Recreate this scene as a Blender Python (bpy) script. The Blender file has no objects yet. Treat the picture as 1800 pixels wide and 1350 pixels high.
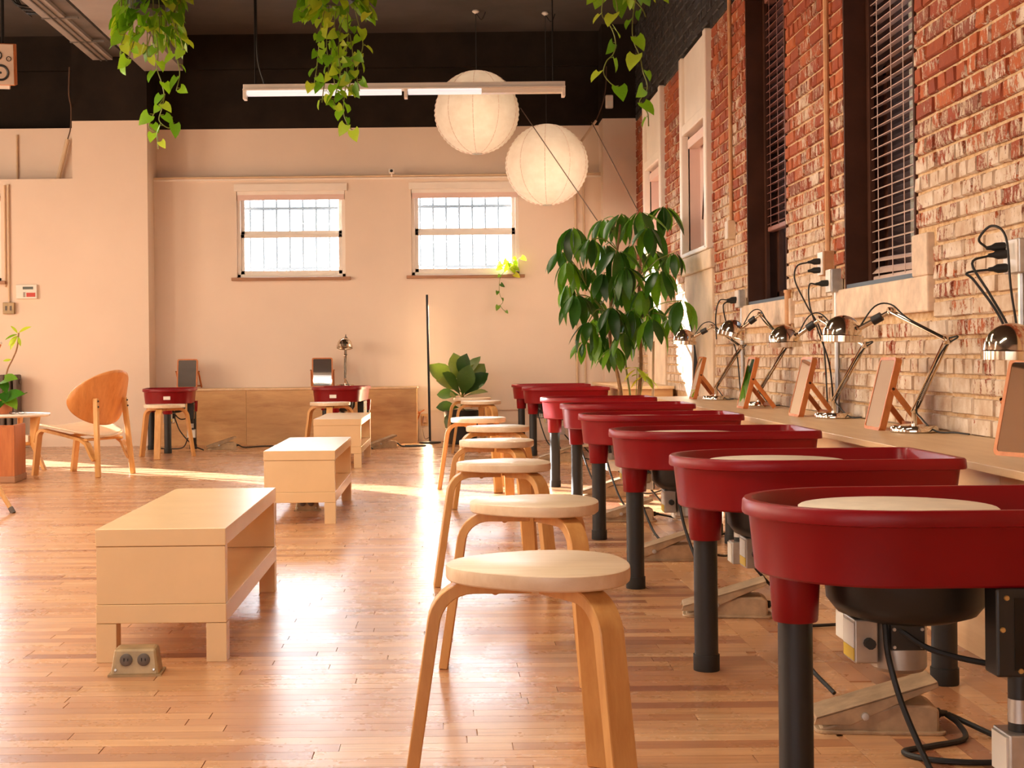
import bpy, bmesh, math, random
from mathutils import Vector, Matrix, Euler
random.seed(7)
PI = math.pi
SC = bpy.context.scene
COL = SC.collection

# ------------------------------------------------------------------ camera, world, light, exposure
F, CX, CY, ROLL, CAMZ = 2500.0, 785.0, 625.0, 0.010, 0.84
cam_d = bpy.data.cameras.new('camera'); cam = bpy.data.objects.new('camera', cam_d); COL.objects.link(cam)
cam.location = (0, 0, CAMZ)
cam.rotation_euler = (Matrix.Rotation(PI/2, 3, 'X') @ Matrix.Rotation(-ROLL, 3, 'Z')).to_euler()
cam_d.sensor_width = 36; cam_d.lens = F/1800*36
cam_d.shift_x = (900-CX)/1800; cam_d.shift_y = -(675-CY)/1800
cam_d.clip_start = 0.05; cam_d.clip_end = 200
SC.camera = cam

def at(x, y, Y):
    dx, dy = x-CX, y-CY
    u, v = dx-ROLL*dy, dy+ROLL*dx
    return Vector((u*Y/F, Y, CAMZ - v*Y/F))

W = bpy.data.worlds.new('sky'); SC.world = W; W.use_nodes = True
bg = W.node_tree.nodes['Background']; bg.inputs[0].default_value = (0.86, 0.93, 1.0, 1); bg.inputs[1].default_value = 13.0
def light(name, kind, loc, energy, color, rot=None, **kw):
    d = bpy.data.lights.new(name, kind); d.energy = energy; d.color = color
    for k, v in kw.items(): setattr(d, k, v)
    o = bpy.data.objects.new(name, d); COL.objects.link(o); o.location = loc
    if rot is not None: o.rotation_euler = rot
    return o
SUN_DIR = Vector((0.748, -0.663, -0.245)).normalized()
sun = light('sun', 'SUN', (-10, 20, 8), 48.0, (1.0, 0.95, 0.90), angle=math.radians(0.6))
sun.rotation_euler = SUN_DIR.to_track_quat('-Z', 'Y').to_euler()
# daylight through the glazed street front behind the camera and the tall windows of the left wall
light('street_front_daylight', 'AREA', (-2.6, -3.9, 1.75), 65, (1.0, 0.72, 0.44), (PI/2, 0, 0), shape='RECTANGLE', size=7.0, size_y=2.4)
for k, yy in enumerate((1.5, 4.5, 7.5, 10.5)):
    light('left_window_daylight', 'AREA', (-6.92, yy, 1.9), (40, 80, 115, 88)[k], (1.0, 0.78, 0.57), (0, -PI/2, 0), shape='RECTANGLE', size=2.1, size_y=1.7)
SC.view_settings.view_transform = 'Standard'; SC.view_settings.look = 'None'
SC.view_settings.exposure = 0.60; SC.view_settings.gamma = 1.0
SC.view_settings.use_curve_mapping = False
try:
    SC.cycles.use_denoising = True
    SC.cycles.sample_clamp_indirect = 6.0
    SC.cycles.max_bounces = 10; SC.cycles.diffuse_bounces = 6; SC.cycles.transparent_max_bounces = 16
    SC.cycles.caustics_reflective = False; SC.cycles.caustics_refractive = False
except Exception: pass

# ------------------------------------------------------------------ helpers
def tag(o, label=None, cat=None, group=None, kind=None):
    if label: o['label'] = label
    if cat: o['category'] = cat
    if group: o['group'] = group
    if kind: o['kind'] = kind
    return o
def thing(name, label=None, cat=None, loc=(0, 0, 0), rz=0.0, group=None, kind=None):
    o = bpy.data.objects.new(name, None); COL.objects.link(o)
    o.location = loc; o.rotation_euler = (0, 0, rz); o.empty_display_size = 0.1
    return tag(o, label, cat, group, kind)
def copy_tree(o, parent=None):
    c = o.copy(); COL.objects.link(c); c.parent = parent
    for ch in o.children: copy_tree(ch, c)
    return c

class MB:
    def __init__(s): s.v = []; s.f = []; s.M = Matrix()
    def add(s, vs, fs):
        b = len(s.v); s.v += [s.M @ Vector(p) for p in vs]; s.f += [[i+b for i in q] for q in fs]; return s
    def box(s, x0, x1, y0, y1, z0, z1):
        return s.add([(x0,y0,z0),(x1,y0,z0),(x1,y1,z0),(x0,y1,z0),(x0,y0,z1),(x1,y0,z1),(x1,y1,z1),(x0,y1,z1)],
                     [(3,2,1,0),(4,5,6,7),(0,1,5,4),(1,2,6,5),(2,3,7,6),(3,0,4,7)])
    def bar(s, a, b, w, h, up=(0,0,1)):
        a, b = Vector(a), Vector(b); d = (b-a).normalized(); up = Vector(up)
        if abs(d.dot(up)) > 0.98: up = Vector((0,1,0))
        x = d.cross(up).normalized(); y = x.cross(d).normalized()
        vs = []
        for p in (a, b):
            for i, j in ((-1,-1),(1,-1),(1,1),(-1,1)): vs.append(p + x*i*w/2 + y*j*h/2)
        return s.add(vs, [(3,2,1,0),(4,5,6,7),(0,1,5,4),(1,2,6,5),(2,3,7,6),(3,0,4,7)])
    def tube(s, pts, r, n=8, cap=True):
        pts = [Vector(p) for p in pts]; m = len(pts); rs = r if isinstance(r, (list, tuple)) else [r]*m
        prev = None; vs = []
        for i, p in enumerate(pts):
            t = (pts[min(i+1, m-1)] - pts[max(i-1, 0)])
            t = t.normalized() if t.length > 1e-9 else Vector((0,0,1))
            if prev is None:
                a = Vector((0,0,1)) if abs(t.z) < 0.9 else Vector((1,0,0)); x = t.cross(a).normalized()
            else:
                x = (prev - t*prev.dot(t)).normalized()
            prev = x; y = t.cross(x)
            for k in range(n):
                c = 2*PI*k/n; vs.append(p + (x*math.cos(c) + y*math.sin(c))*rs[i])
        fs = []
        for i in range(m-1):
            for k in range(n):
                k2 = (k+1) % n; fs.append((i*n+k, i*n+k2, (i+1)*n+k2, (i+1)*n+k))
        if cap: fs.append(tuple(range(n-1, -1, -1))); fs.append(tuple((m-1)*n+k for k in range(n)))
        return s.add(vs, fs)
    def lathe(s, prof, n=24, o=(0,0,0), axis=None):
        o = Vector(o); q = Vector((0,0,1)).rotation_difference(Vector(axis).normalized()) if axis is not None else None
        vs = []; rings = []
        for r, z in prof:
            if r < 1e-6:
                rings.append([len(vs)]); vs.append(Vector((0,0,z)))
            else:
                rings.append(list(range(len(vs), len(vs)+n)))
                vs += [Vector((r*math.cos(2*PI*k/n), r*math.sin(2*PI*k/n), z)) for k in range(n)]
        fs = []
        for a, b in zip(rings, rings[1:]):
            for k in range(n):
                k2 = (k+1) % n
                if len(a) == 1 and len(b) == 1: continue
                if len(a) == 1: fs.append((a[0], b[k2], b[k]))
                elif len(b) == 1: fs.append((a[k], a[k2], b[0]))
                else: fs.append((a[k], a[k2], b[k2], b[k]))
        if q: vs = [q @ p for p in vs]
        return s.add([p+o for p in vs], fs)
    def rings(s, rr, cap0=True, cap1=True):      # list of equal closed rings
        n = len(rr[0]); vs = [p for r in rr for p in r]; fs = []
        for i in range(len(rr)-1):
            for k in range(n):
                k2 = (k+1) % n; fs.append((i*n+k, i*n+k2, (i+1)*n+k2, (i+1)*n+k))
        if cap0: fs.append(tuple(range(n-1, -1, -1)))
        if cap1: fs.append(tuple((len(rr)-1)*n+k for k in range(n)))
        return s.add(vs, fs)
    def prism(s, poly, z0, z1):
        return s.rings([[(x, y, z0) for x, y in poly], [(x, y, z1) for x, y in poly]])
    def mesh(s, name, mat, smooth=False):
        me = bpy.data.meshes.new(name); me.from_pydata([tuple(p) for p in s.v], [], s.f); me.materials.append(mat)
        me.update()
        if smooth:
            me.polygons.foreach_set('use_smooth', [True]*len(me.polygons)); me.set_sharp_from_angle(angle=math.radians(38))
        return me
    def build(s, name, mat, parent=None, smooth=False, bevel=0.0, loc=None, label=None):
        me = s.mesh(name, mat, smooth); o = bpy.data.objects.new(name, me); COL.objects.link(o); o.parent = parent
        if loc is not None: o.location = loc
        if bevel:
            b = o.modifiers.new('edge', 'BEVEL'); b.width = bevel; b.segments = 2; b.limit_method = 'ANGLE'; b.angle_limit = math.radians(40)
        if label: o['label'] = label
        return o
def B(*a): return MB().box(*a)
def T(pts, r, n=8): return MB().tube(pts, r, n)
def smooth_path(pts, k=6):
    pts = [Vector(p) for p in pts]; out = []
    P = [pts[0]*2-pts[1]] + pts + [pts[-1]*2-pts[-2]]
    for i in range(1, len(P)-2):
        p0, p1, p2, p3 = P[i-1:i+3]
        for j in range(k):
            t = j/k
            out.append(0.5*((2*p1) + (p2-p0)*t + (2*p0-5*p1+4*p2-p3)*t*t + (3*p1-p0-3*p2+p3)*t**3))
    out.append(pts[-1]); return out
def rrect(x0, x1, y0, y1, r, n=4):
    out = []
    for cx, cy, a0 in ((x1-r, y1-r, 0), (x0+r, y1-r, 90), (x0+r, y0+r, 180), (x1-r, y0+r, 270)):
        for k in range(n+1):
            a = math.radians(a0 + 90*k/n); out.append((cx+r*math.cos(a), cy+r*math.sin(a)))
    return out

# ------------------------------------------------------------------ materials
def srgb(r, g, b):
    f = lambda c: (c/255/12.92) if c/255 <= 0.04045 else ((c/255+0.055)/1.055)**2.4
    return (f(r), f(g), f(b), 1)
class NT:
    def __init__(s, name):
        s.m = bpy.data.materials.new(name); s.m.use_nodes = True; s.t = s.m.node_tree; s.n = s.t.nodes; s.l = s.t.links
        s.p = s.n['Principled BSDF']; s.out = s.n['Material Output']
    def node(s, typ, **kw):
        nd = s.n.new(typ)
        for k, v in kw.items(): setattr(nd, k, v)
        return nd
    def noise(s, vec, scale, detail=4, rough=0.6):
        nd = s.node('ShaderNodeTexNoise'); nd.inputs['Scale'].default_value = scale; nd.inputs['Detail'].default_value = detail
        nd.inputs['Roughness'].default_value = rough
        if vec is not None: s.l.new(vec, nd.inputs['Vector'])
        return nd.outputs['Fac']
    def mapping(s, vec, scale=(1,1,1), loc=None):
        nd = s.node('ShaderNodeMapping'); nd.inputs['Scale'].default_value = scale; s.l.new(vec, nd.inputs['Vector'])
        if loc is not None: s.l.new(loc, nd.inputs['Location'])
        return nd.outputs[0]
    def ramp(s, fac, stops):
        nd = s.node('ShaderNodeValToRGB'); cr = nd.color_ramp
        while len(cr.elements) > len(stops): cr.elements.remove(cr.elements[-1])
        while len(cr.elements) < len(stops): cr.elements.new(0.5)
        for e, (p, c) in zip(cr.elements, stops):
            e.position = p; e.color = c if len(c) == 4 else (*c, 1)
        s.l.new(fac, nd.inputs[0]); return nd.outputs[0]
    def math(s, op, a, b=None, clamp=False):
        nd = s.node('ShaderNodeMath', operation=op, use_clamp=clamp)
        for i, x in enumerate((a, b)):
            if x is None: continue
            if isinstance(x, (int, float)): nd.inputs[i].default_value = x
            else: s.l.new(x, nd.inputs[i])
        return nd.outputs[0]
    def mix(s, fac, a, b, blend='MIX'):
        nd = s.node('ShaderNodeMix', data_type='RGBA', blend_type=blend)
        for i, x in ((0, fac), (6, a), (7, b)):
            if isinstance(x, (int, float)): nd.inputs[i].default_value = x
            elif isinstance(x, tuple): nd.inputs[i].default_value = x
            else: s.l.new(x, nd.inputs[i])
        return nd.outputs[2]
    def bump(s, h, strength=0.2, dist=0.01):
        nd = s.node('ShaderNodeBump'); nd.inputs['Strength'].default_value = strength; nd.inputs['Distance'].default_value = dist
        s.l.new(h, nd.inputs['Height']); s.l.new(nd.outputs[0], s.p.inputs['Normal'])
    def pos(s): return s.node('ShaderNodeNewGeometry').outputs['Position']
    def obj(s): return s.node('ShaderNodeTexCoord').outputs['Object']
    def rand(s):
        a = s.node('ShaderNodeObjectInfo').outputs['Random']; b = s.node('ShaderNodeNewGeometry').outputs['Random Per Island']
        return s.math('FRACT', s.math('ADD', a, b))
    def base(s, x):
        if isinstance(x, tuple): s.p.inputs['Base Color'].default_value = x
        else: s.l.new(x, s.p.inputs['Base Color'])
    def set(s, **kw):
        for k, v in kw.items():
            i = s.p.inputs[k]
            if isinstance(v, (int, float, tuple)): i.default_value = v
            else: s.l.new(v, i)
        return s

def plain(name, col, rough=0.5, metal=0.0, var=0.12, scale=8.0, bump=0.0, bscale=60.0, **kw):
    t = NT(name); n = t.noise(t.obj(), scale)
    c2 = tuple(max(0, x*(1-var)) for x in col[:3]) + (1,); c1 = tuple(min(1, x*(1+var*0.5)) for x in col[:3]) + (1,)
    t.base(t.ramp(n, [(0.3, c2), (0.7, c1)])); t.set(Roughness=rough, Metallic=metal, **kw)
    if bump: t.bump(t.noise(t.obj(), bscale, 3), bump, 0.004)
    return t.m
def wood(name, c1, c2, stretch=(1, 12, 12), scale=3.0, rough=0.45, blotch=0.0, dark=None, **kw):
    t = NT(name); v = t.mapping(t.obj(), stretch)
    oi = t.node('ShaderNodeObjectInfo').outputs['Random']
    va = t.node('ShaderNodeVectorMath', operation='ADD'); t.l.new(v, va.inputs[0])
    cb = t.node('ShaderNodeCombineXYZ'); t.l.new(t.math('MULTIPLY', oi, 37.0), cb.inputs[0]); t.l.new(cb.outputs[0], va.inputs[1])
    n = t.noise(va.outputs[0], scale, 6, 0.65)
    c = t.ramp(n, [(0.25, c2), (0.7, c1)])
    if blotch:
        b = t.noise(va.outputs[0], scale*0.55, 5, 0.7); c = t.mix(t.math('MULTIPLY', t.ramp(b, [(0.54, (0,0,0)), (0.72, (1,1,1))]), blotch), c, dark)
    t.base(c); t.set(Roughness=rough, **kw); t.bump(n, 0.08, 0.003)
    return t.m

M = {}
M['wall'] = plain('cream_wall_paint', srgb(231, 210, 190), 0.75, var=0.05, scale=1.2, bump=0.12, bscale=90)
M['black_wall'] = plain('black_wall_paint', (0.019, 0.012, 0.008, 1), 0.8, var=0.35, scale=4, bump=0.2, bscale=40)
M['ceiling'] = plain('brown_ceiling', (0.062, 0.049, 0.041, 1), 0.85, var=0.25, scale=2)
M['beam'] = plain('grey_beam_paint', (0.30, 0.26, 0.235, 1), 0.7, var=0.15, scale=2)
M['duct'] = plain('dull_duct_metal', (0.15, 0.13, 0.115, 1), 0.5, 0.35, var=0.35, scale=6)
M['white_trim'] = plain('white_trim_paint', srgb(238, 226, 212), 0.5, var=0.06, scale=3)
M['pink_panel'] = plain('pale_pink_panel', srgb(226, 196, 184), 0.6, var=0.05, scale=3)
M['sill_wood'] = wood('sill_wood', srgb(176, 128, 92), srgb(140, 95, 66))
M['cement'] = plain('rough_cement', srgb(222, 196, 170), 0.9, var=0.3, scale=9, bump=0.5, bscale=35)
M['plaster'] = plain('painted_plaster', srgb(226, 203, 176), 0.8, var=0.18, scale=5, bump=0.35, bscale=20)
M['brown_frame'] = plain('dark_brown_frame', (0.065, 0.023, 0.012, 1), 0.65, var=0.3, scale=5)
for k_ in ('black_wall', 'brown_frame'): M[k_].node_tree.nodes['Principled BSDF'].inputs['Specular IOR Level'].default_value = 0.15
M['slat'] = plain('dusty_blind_slat', srgb(206, 176, 160), 0.5, var=0.1)
M['slat_red'] = plain('red_brown_slat', srgb(150, 100, 86), 0.5, var=0.1)
M['mortar'] = plain('cream_mortar', srgb(216, 182, 138), 0.95, var=0.3, scale=14, bump=0.9, bscale=60)
M['red'] = plain('red_plastic', (0.225, 0.0018, 0.005, 1), 0.36, var=0.15, scale=3, bump=0.03, bscale=250)
M['red'].node_tree.nodes['Principled BSDF'].inputs['Specular IOR Level'].default_value = 0.28
M['black_plastic'] = plain('black_plastic', (0.012, 0.010, 0.009, 1), 0.42, var=0.2)
M['rubber'] = plain('black_rubber', (0.012, 0.011, 0.010, 1), 0.6, var=0.2)
M['grey_leg'] = plain('dark_grey_leg', (0.014, 0.012, 0.011, 1), 0.5, var=0.25, scale=5)
M['clay_disc'] = plain('clay_stained_disc', srgb(222, 206, 184), 0.5, var=0.18, scale=10)
M['alu'] = plain('dull_aluminium', (0.42, 0.36, 0.30, 1), 0.42, 0.75, var=0.3, scale=9)
M['pedal'] = plain('cast_metal_paint', srgb(176, 148, 116), 0.5, 0.25, var=0.35, scale=16, bump=0.15, bscale=70)
M['chrome'] = plain('warm_nickel', (0.72, 0.62, 0.50, 1), 0.10, 1.0, var=0.05)
M['steel'] = plain('galvanised_steel', (0.55, 0.52, 0.48, 1), 0.38, 0.7, var=0.25, scale=14)
M['white_metal'] = plain('white_metal', srgb(232, 222, 210), 0.4, var=0.05)
M['label'] = plain('white_sticker', srgb(232, 228, 218), 0.5, var=0.04)
M['yellow'] = plain('yellow_sticker', srgb(226, 190, 40), 0.5, var=0.04)
M['gold'] = plain('gold_print', (0.55, 0.33, 0.10, 1), 0.4, 0.4, var=0.1)
M['table'] = plain('cream_laminate', srgb(222, 188, 142), 0.27, var=0.05, scale=5)
M['plywood'] = wood('plywood', srgb(214, 170, 116), srgb(186, 138, 88), (1.2, 6, 6), 2.2, 0.5, 0.5, srgb(150, 92, 50))
M['counter'] = wood('pale_plywood', srgb(226, 192, 150), srgb(206, 166, 122), (8, 1.0, 8), 2.5, 0.4)
M['seat'] = wood('birch_seat', srgb(226, 202, 172), srgb(208, 178, 144), (1.5, 14, 6), 4, 0.35)
M['birch'] = wood('honey_birch', srgb(212, 160, 96), srgb(190, 132, 70), (10, 10, 1.5), 4, 0.4)
M['chairwood'] = wood('orange_birch_veneer', srgb(222, 152, 88), srgb(200, 126, 64), (10, 10, 1.2), 3, 0.38, 0.35, srgb(160, 92, 44))
M['frame_wood'] = wood('orange_frame_wood', srgb(206, 124, 58), srgb(176, 94, 38), (6, 6, 2), 6, 0.45)
M['crate'] = wood('brown_plywood', srgb(190, 112, 58), srgb(160, 86, 40), (8, 8, 1.2), 3, 0.5)
M['bark'] = plain('tan_bark', srgb(150, 112, 76), 0.8, var=0.35, scale=30, bump=0.4, bscale=80)
M['stem'] = plain('green_stem', srgb(120, 128, 52), 0.5, var=0.2)
M['soil'] = plain('dark_soil', (0.03, 0.02, 0.014, 1), 0.95, var=0.5, scale=60, bump=0.8, bscale=90)
M['pot_black'] = plain('matt_black_pot', (0.015, 0.015, 0.015, 1), 0.5, var=0.2)
M['pot_white'] = plain('off_white_pot', srgb(228, 216, 198), 0.5, var=0.08)
M['terra'] = plain('terracotta_pot', srgb(176, 104, 66), 0.8, var=0.2)
M['speaker_face'] = plain('grey_speaker_face', srgb(190, 170, 152), 0.45, var=0.06)
M['radiator'] = plain('dark_grey_iron', srgb(88, 74, 64), 0.5, var=0.15)
M['floor_box'] = plain('tan_metal_box', srgb(164, 138, 100), 0.45, 0.3, var=0.3, scale=18)
M['string'] = plain('brown_string', srgb(90, 66, 50), 0.8, var=0.2)
M['beige_pipe'] = plain('beige_painted_pipe', srgb(218, 190, 156), 0.6, var=0.1)
M['rust_pipe'] = plain('tan_painted_pipe', srgb(202, 150, 104), 0.65, var=0.25, scale=12)
M['dark_metal'] = plain('black_metal', (0.012, 0.010, 0.009, 1), 0.35, 0.5, var=0.2)
M['ext_wall'] = plain('grey_outside_wall', srgb(74, 80, 92), 0.9, var=0.1, scale=0.8)
M['red_print'] = plain('red_print', srgb(196, 60, 44), 0.5, var=0.04)
M['green_box'] = plain('green_box', srgb(30, 110, 40), 0.45, var=0.2)
M['lcd'] = plain('dark_display', srgb(62, 66, 48), 0.3, var=0.1)

def bars_mat():
    t = NT('pale_blue_bar_paint'); t.base((0.08, 0.10, 0.125, 1)); t.set(Roughness=0.6); return t.m
M['bars'] = bars_mat()
def mirror_mat():
    t = NT('mirror_glass'); t.base((0.86, 0.88, 0.88, 1)); t.set(Roughness=0.02, Metallic=1.0); return t.m
M['mirror'] = mirror_mat()
def glass_mat(name, tint):
    t = NT(name); tr = t.node('ShaderNodeBsdfTransparent'); tr.inputs[0].default_value = tint
    gl = t.node('ShaderNodeBsdfGlossy'); gl.inputs['Roughness'].default_value = 0.03
    lw = t.node('ShaderNodeLayerWeight'); lw.inputs[0].default_value = 0.5
    fr = t.math('ADD', t.math('MULTIPLY', t.math('POWER', lw.outputs['Facing'], 5.0), 0.8), 0.04)
    mx = t.node('ShaderNodeMixShader'); t.l.new(fr, mx.inputs[0]); t.l.new(tr.outputs[0], mx.inputs[1]); t.l.new(gl.outputs[0], mx.inputs[2])
    t.l.new(mx.outputs[0], t.out.inputs[0]); return t.m
M['glass'] = glass_mat('clear_glass', (0.95, 0.97, 0.98, 1))
def paper_mat():
    t = NT('rice_paper'); d = t.node('ShaderNodeBsdfDiffuse'); tr = t.node('ShaderNodeBsdfTranslucent')
    n = t.noise(t.obj(), 9.0, 5); c = t.ramp(n, [(0.3, srgb(240, 232, 222)), (0.7, srgb(252, 246, 238))])
    t.l.new(c, d.inputs[0]); t.l.new(c, tr.inputs[0]); mx = t.node('ShaderNodeMixShader'); mx.inputs[0].default_value = 0.5
    t.l.new(d.outputs[0], mx.inputs[1]); t.l.new(tr.outputs[0], mx.inputs[2]); t.l.new(mx.outputs[0], t.out.inputs[0]); return t.m
M['paper'] = paper_mat()
def emit(name, col, s):
    t = NT(name); t.base((0.8, 0.8, 0.8, 1)); t.p.inputs['Emission Color'].default_value = col; t.p.inputs['Emission Strength'].default_value = s; return t.m
M['bulb'] = emit('warm_bulb', (1.0, 0.72, 0.42, 1), 12.0)
M['led'] = emit('cool_led_tube', (0.86, 0.92, 1.0, 1), 0.38)
M['led_strip'] = emit('warm_led_strip', (1.0, 0.70, 0.38, 1), 6.0)
def leaf_mat(name, a, b, c, trans=0.4, rough=0.35):
    t = NT(name); r = t.rand(); n = t.noise(t.obj(), 14, 3)
    col = t.ramp(t.math('ADD', t.math('MULTIPLY', r, 0.8), t.math('MULTIPLY', n, 0.25)), [(0.1, a), (0.55, b), (0.95, c)])
    t.base(col); t.set(Roughness=rough)
    tr = t.node('ShaderNodeBsdfTranslucent')
    t.l.new(t.mix(1.0, col, (1.0, 1.0, 0.35, 1), 'MULTIPLY'), tr.inputs[0])
    br = t.node('ShaderNodeMix', data_type='RGBA', blend_type='MULTIPLY')
    mx = t.node('ShaderNodeMixShader'); mx.inputs[0].default_value = trans
    t.l.new(t.p.outputs[0], mx.inputs[1]); t.l.new(tr.outputs[0], mx.inputs[2]); t.l.new(mx.outputs[0], t.out.inputs[0]); return t.m
M['pothos'] = leaf_mat('pothos_leaf', srgb(84, 140, 28), srgb(138, 190, 44), srgb(198, 212, 76), 0.45)
M['umbrella_leaf'] = leaf_mat('umbrella_tree_leaf', srgb(34, 70, 22), srgb(58, 106, 32), srgb(116, 168, 44), 0.45, 0.30)
M['fig_leaf'] = leaf_mat('fig_leaf', srgb(40, 72, 28), srgb(66, 96, 40), srgb(112, 120, 54), 0.2, 0.32)
M['lime_leaf'] = leaf_mat('lime_leaf', srgb(120, 176, 30), srgb(190, 214, 60), srgb(236, 226, 90), 0.5)
M['variegated_leaf'] = leaf_mat('dark_green_leaf', srgb(40, 90, 20), srgb(70, 130, 30), srgb(120, 160, 50), 0.35)

def brick_mat(name, black=False):
    t = NT(name); p = t.pos(); r = t.rand()
    if black:
        n = t.noise(t.mapping(p, (3, 3, 3)), 6, 4); t.base(t.ramp(n, [(0.3, (0.010, 0.008, 0.007, 1)), (0.75, (0.040, 0.030, 0.026, 1))])); t.set(Roughness=0.55)
        t.bump(t.noise(p, 60, 4), 0.8, 0.006); return t.m
    n = t.noise(p, 26, 5, 0.7)
    col = t.ramp(r, [(0.0, srgb(142, 64, 36)), (0.3, srgb(168, 84, 44)), (0.6, srgb(186, 100, 52)), (0.85, srgb(154, 70, 42)), (1.0, srgb(134, 84, 64))])
    col = t.mix(t.ramp(n, [(0.35, (0,0,0)), (0.8, (0.5,0.5,0.5))]), col, srgb(112, 46, 32))
    # old whitewash: big patches, more of it low on the wall, broken up by flaking and runs
    sep = t.node('ShaderNodeSeparateXYZ'); t.l.new(p, sep.inputs[0])
    low = t.math('MULTIPLY', t.math('SUBTRACT', 1.9, sep.outputs[2]), 0.115)
    big = t.noise(p, 2.3, 4, 0.65); flake = t.noise(t.mapping(p, (1, 1, 0.42)), 34, 7, 0.78); fine = t.noise(p, 120, 4, 0.75)
    run = t.noise(t.mapping(p, (1, 1, 0.06)), 26, 3)
    a = t.math('ADD', t.math('ADD', t.math('MULTIPLY', big, 0.62), t.math('MULTIPLY', flake, 0.80)), t.math('MAXIMUM', low, -0.055))
    a = t.math('ADD', a, t.math('MULTIPLY', r, 0.07)); a = t.math('ADD', a, t.math('MULTIPLY', fine, 0.26)); a = t.math('ADD', a, t.math('MULTIPLY', run, 0.14))
    msk = t.ramp(a, [(0.965, (0,0,0)), (1.0, (1,1,1))])
    wash = t.ramp(t.noise(p, 11, 4), [(0.25, srgb(178, 142, 114)), (0.48, srgb(202, 178, 152)), (0.75, srgb(228, 214, 198))])
    col = t.mix(msk, col, wash); t.base(col); t.set(Roughness=0.88)
    t.bump(t.math('ADD', n, msk), 0.6, 0.006); return t.m
def mortar_mat():
    t = NT('cream_mortar'); p = t.pos(); n = t.noise(p, 22, 6, 0.75)
    c = t.ramp(n, [(0.28, srgb(150, 112, 74)), (0.45, srgb(206, 168, 122)), (0.62, srgb(222, 194, 156)), (0.8, srgb(234, 220, 200))])
    t.base(c); t.set(Roughness=0.95); t.bump(t.math('ADD', n, t.noise(p, 70, 4, 0.7)), 0.9, 0.006); return t.m
M['mortar'] = mortar_mat()
M['brick'] = brick_mat('flaking_red_brick'); M['brick_black'] = brick_mat('black_painted_brick', True)
def floor_mat():
    t = NT('oiled_strip_floor'); p = t.pos(); r = t.rand()
    cb = t.node('ShaderNodeCombineXYZ'); t.l.new(t.math('MULTIPLY', r, 50), cb.inputs[0]); t.l.new(t.math('MULTIPLY', r, 31), cb.inputs[1])
    v = t.mapping(p, (1.6, 34, 1), cb.outputs[0]); n = t.noise(v, 2.2, 6, 0.65); n2 = t.noise(t.mapping(p, (0.5, 4, 1), cb.outputs[0]), 2.0, 3)
    col = t.ramp(r, [(0.0, srgb(194, 142, 96)), (0.2, srgb(208, 158, 110)), (0.4, srgb(176, 120, 80)), (0.55, srgb(212, 166, 120)), (0.75, srgb(188, 134, 90)), (0.9, srgb(146, 94, 66)), (1.0, srgb(202, 150, 102))])
    col = t.mix(t.ramp(n, [(0.3, (0.55,)*3), (0.6, (0,0,0))]), col, srgb(144, 86, 54))
    col = t.mix(t.ramp(n2, [(0.58, (0,0,0)), (0.78, (0.5,)*3)]), col, srgb(112, 66, 52))
    t.base(col)
    w = t.noise(p, 3.0, 5, 0.7); t.set(Roughness=t.math('ADD', t.math('MULTIPLY', w, 0.22), 0.17))
    t.set(**{'Coat Weight': 0.3, 'Coat Roughness': 0.32})
    t.p.inputs['Specular IOR Level'].default_value = 0.85
    t.bump(n, 0.03, 0.003); return t.m
M['floor'] = floor_mat()

# ------------------------------------------------------------------ room shell
XW = 1.86           # face of the brick wall
YB = 14.0           # face of the back wall
ZC = 4.04           # ceiling
ZP = 3.115          # paint line
XL, YF = -7.0, -4.0
LEDGE = 2.58
def struct(name, mb, m, parent=None, **kw):
    o = mb.build(name, m, parent, **kw)
    if parent is None: o['kind'] = 'structure'
    return o
floor = struct('floor', B(XL, XW+0.3, YF, YB+0.4, -0.08, -0.004), M['floor'])
struct('ceiling', B(XL-0.3, XW+0.3, YF-0.3, YB+0.5, ZC, ZC+0.1), M['ceiling'])

# floor strips: the ones that show largest are single planks, the rest one joined part
unit = MB(); unit.add([(-.5,-.5,-.5),(.5,-.5,-.5),(.5,.5,-.5),(-.5,.5,-.5),(-.499,-.493,.5),(.499,-.493,.5),(.499,.493,.5),(-.499,.493,.5)],
                      [(4,5,6,7),(0,1,5,4),(1,2,6,5),(2,3,7,6),(3,0,4,7)])
plank_me = unit.mesh('plank', M['floor'])
planks = []
rp = random.Random(3)
XS = 0.86
PW = 0.057
y = 1.6
while y < YB-0.02:
    x = XL + rp.uniform(-0.8, 0)
    while x < XS:
        L = rp.uniform(0.35, 1.25); x1 = min(x+L, XS)
        if x1-x > 0.05 and x1 > XL: planks.append((max(x, XL), x1, y, min(y+PW, YB)))
        x += L
    y += PW
xx = XS
while xx < 1.44:
    yy = 1.6 + rp.uniform(-0.6, 0); w = 0.10 if xx == XS else PW
    while yy < YB:
        L = rp.uniform(0.4, 1.3); planks.append((xx, xx+w, max(yy, 1.6), min(yy+L, YB))); yy += L
    xx += w
def plank_rank(q):
    x0, x1, y0, y1 = q; yc = (y0+y1)/2
    xa = max(x0, -785*yc/F); xb = min(x1, 1015*yc/F)
    if yc < 2.86 or xb <= xa: return 1e9
    return -((xb-xa)*(y1-y0)/yc**3)
planks.sort(key=plank_rank)
def dims(q): return (q[0]+q[1])/2, (q[2]+q[3])/2, q[1]-q[0]-0.0005, q[3]-q[2]-0.0004
for q in planks[:300]:
    cx, cy, sx, sy = dims(q); o = bpy.data.objects.new('plank', plank_me); COL.objects.link(o); o.parent = floor
    o.location = (cx, cy, -0.004); o.scale = (sx, sy, 0.008)
mb = MB()
for q in planks[300:]:
    cx, cy, sx, sy = dims(q)
    mb.add([(cx+v[0]*sx, cy+v[1]*sy, -0.004+v[2]*0.008) for v in unit.v], unit.f)
o = mb.build('planks', M['floor'], floor); o['kind'] = 'stuff'

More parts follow.
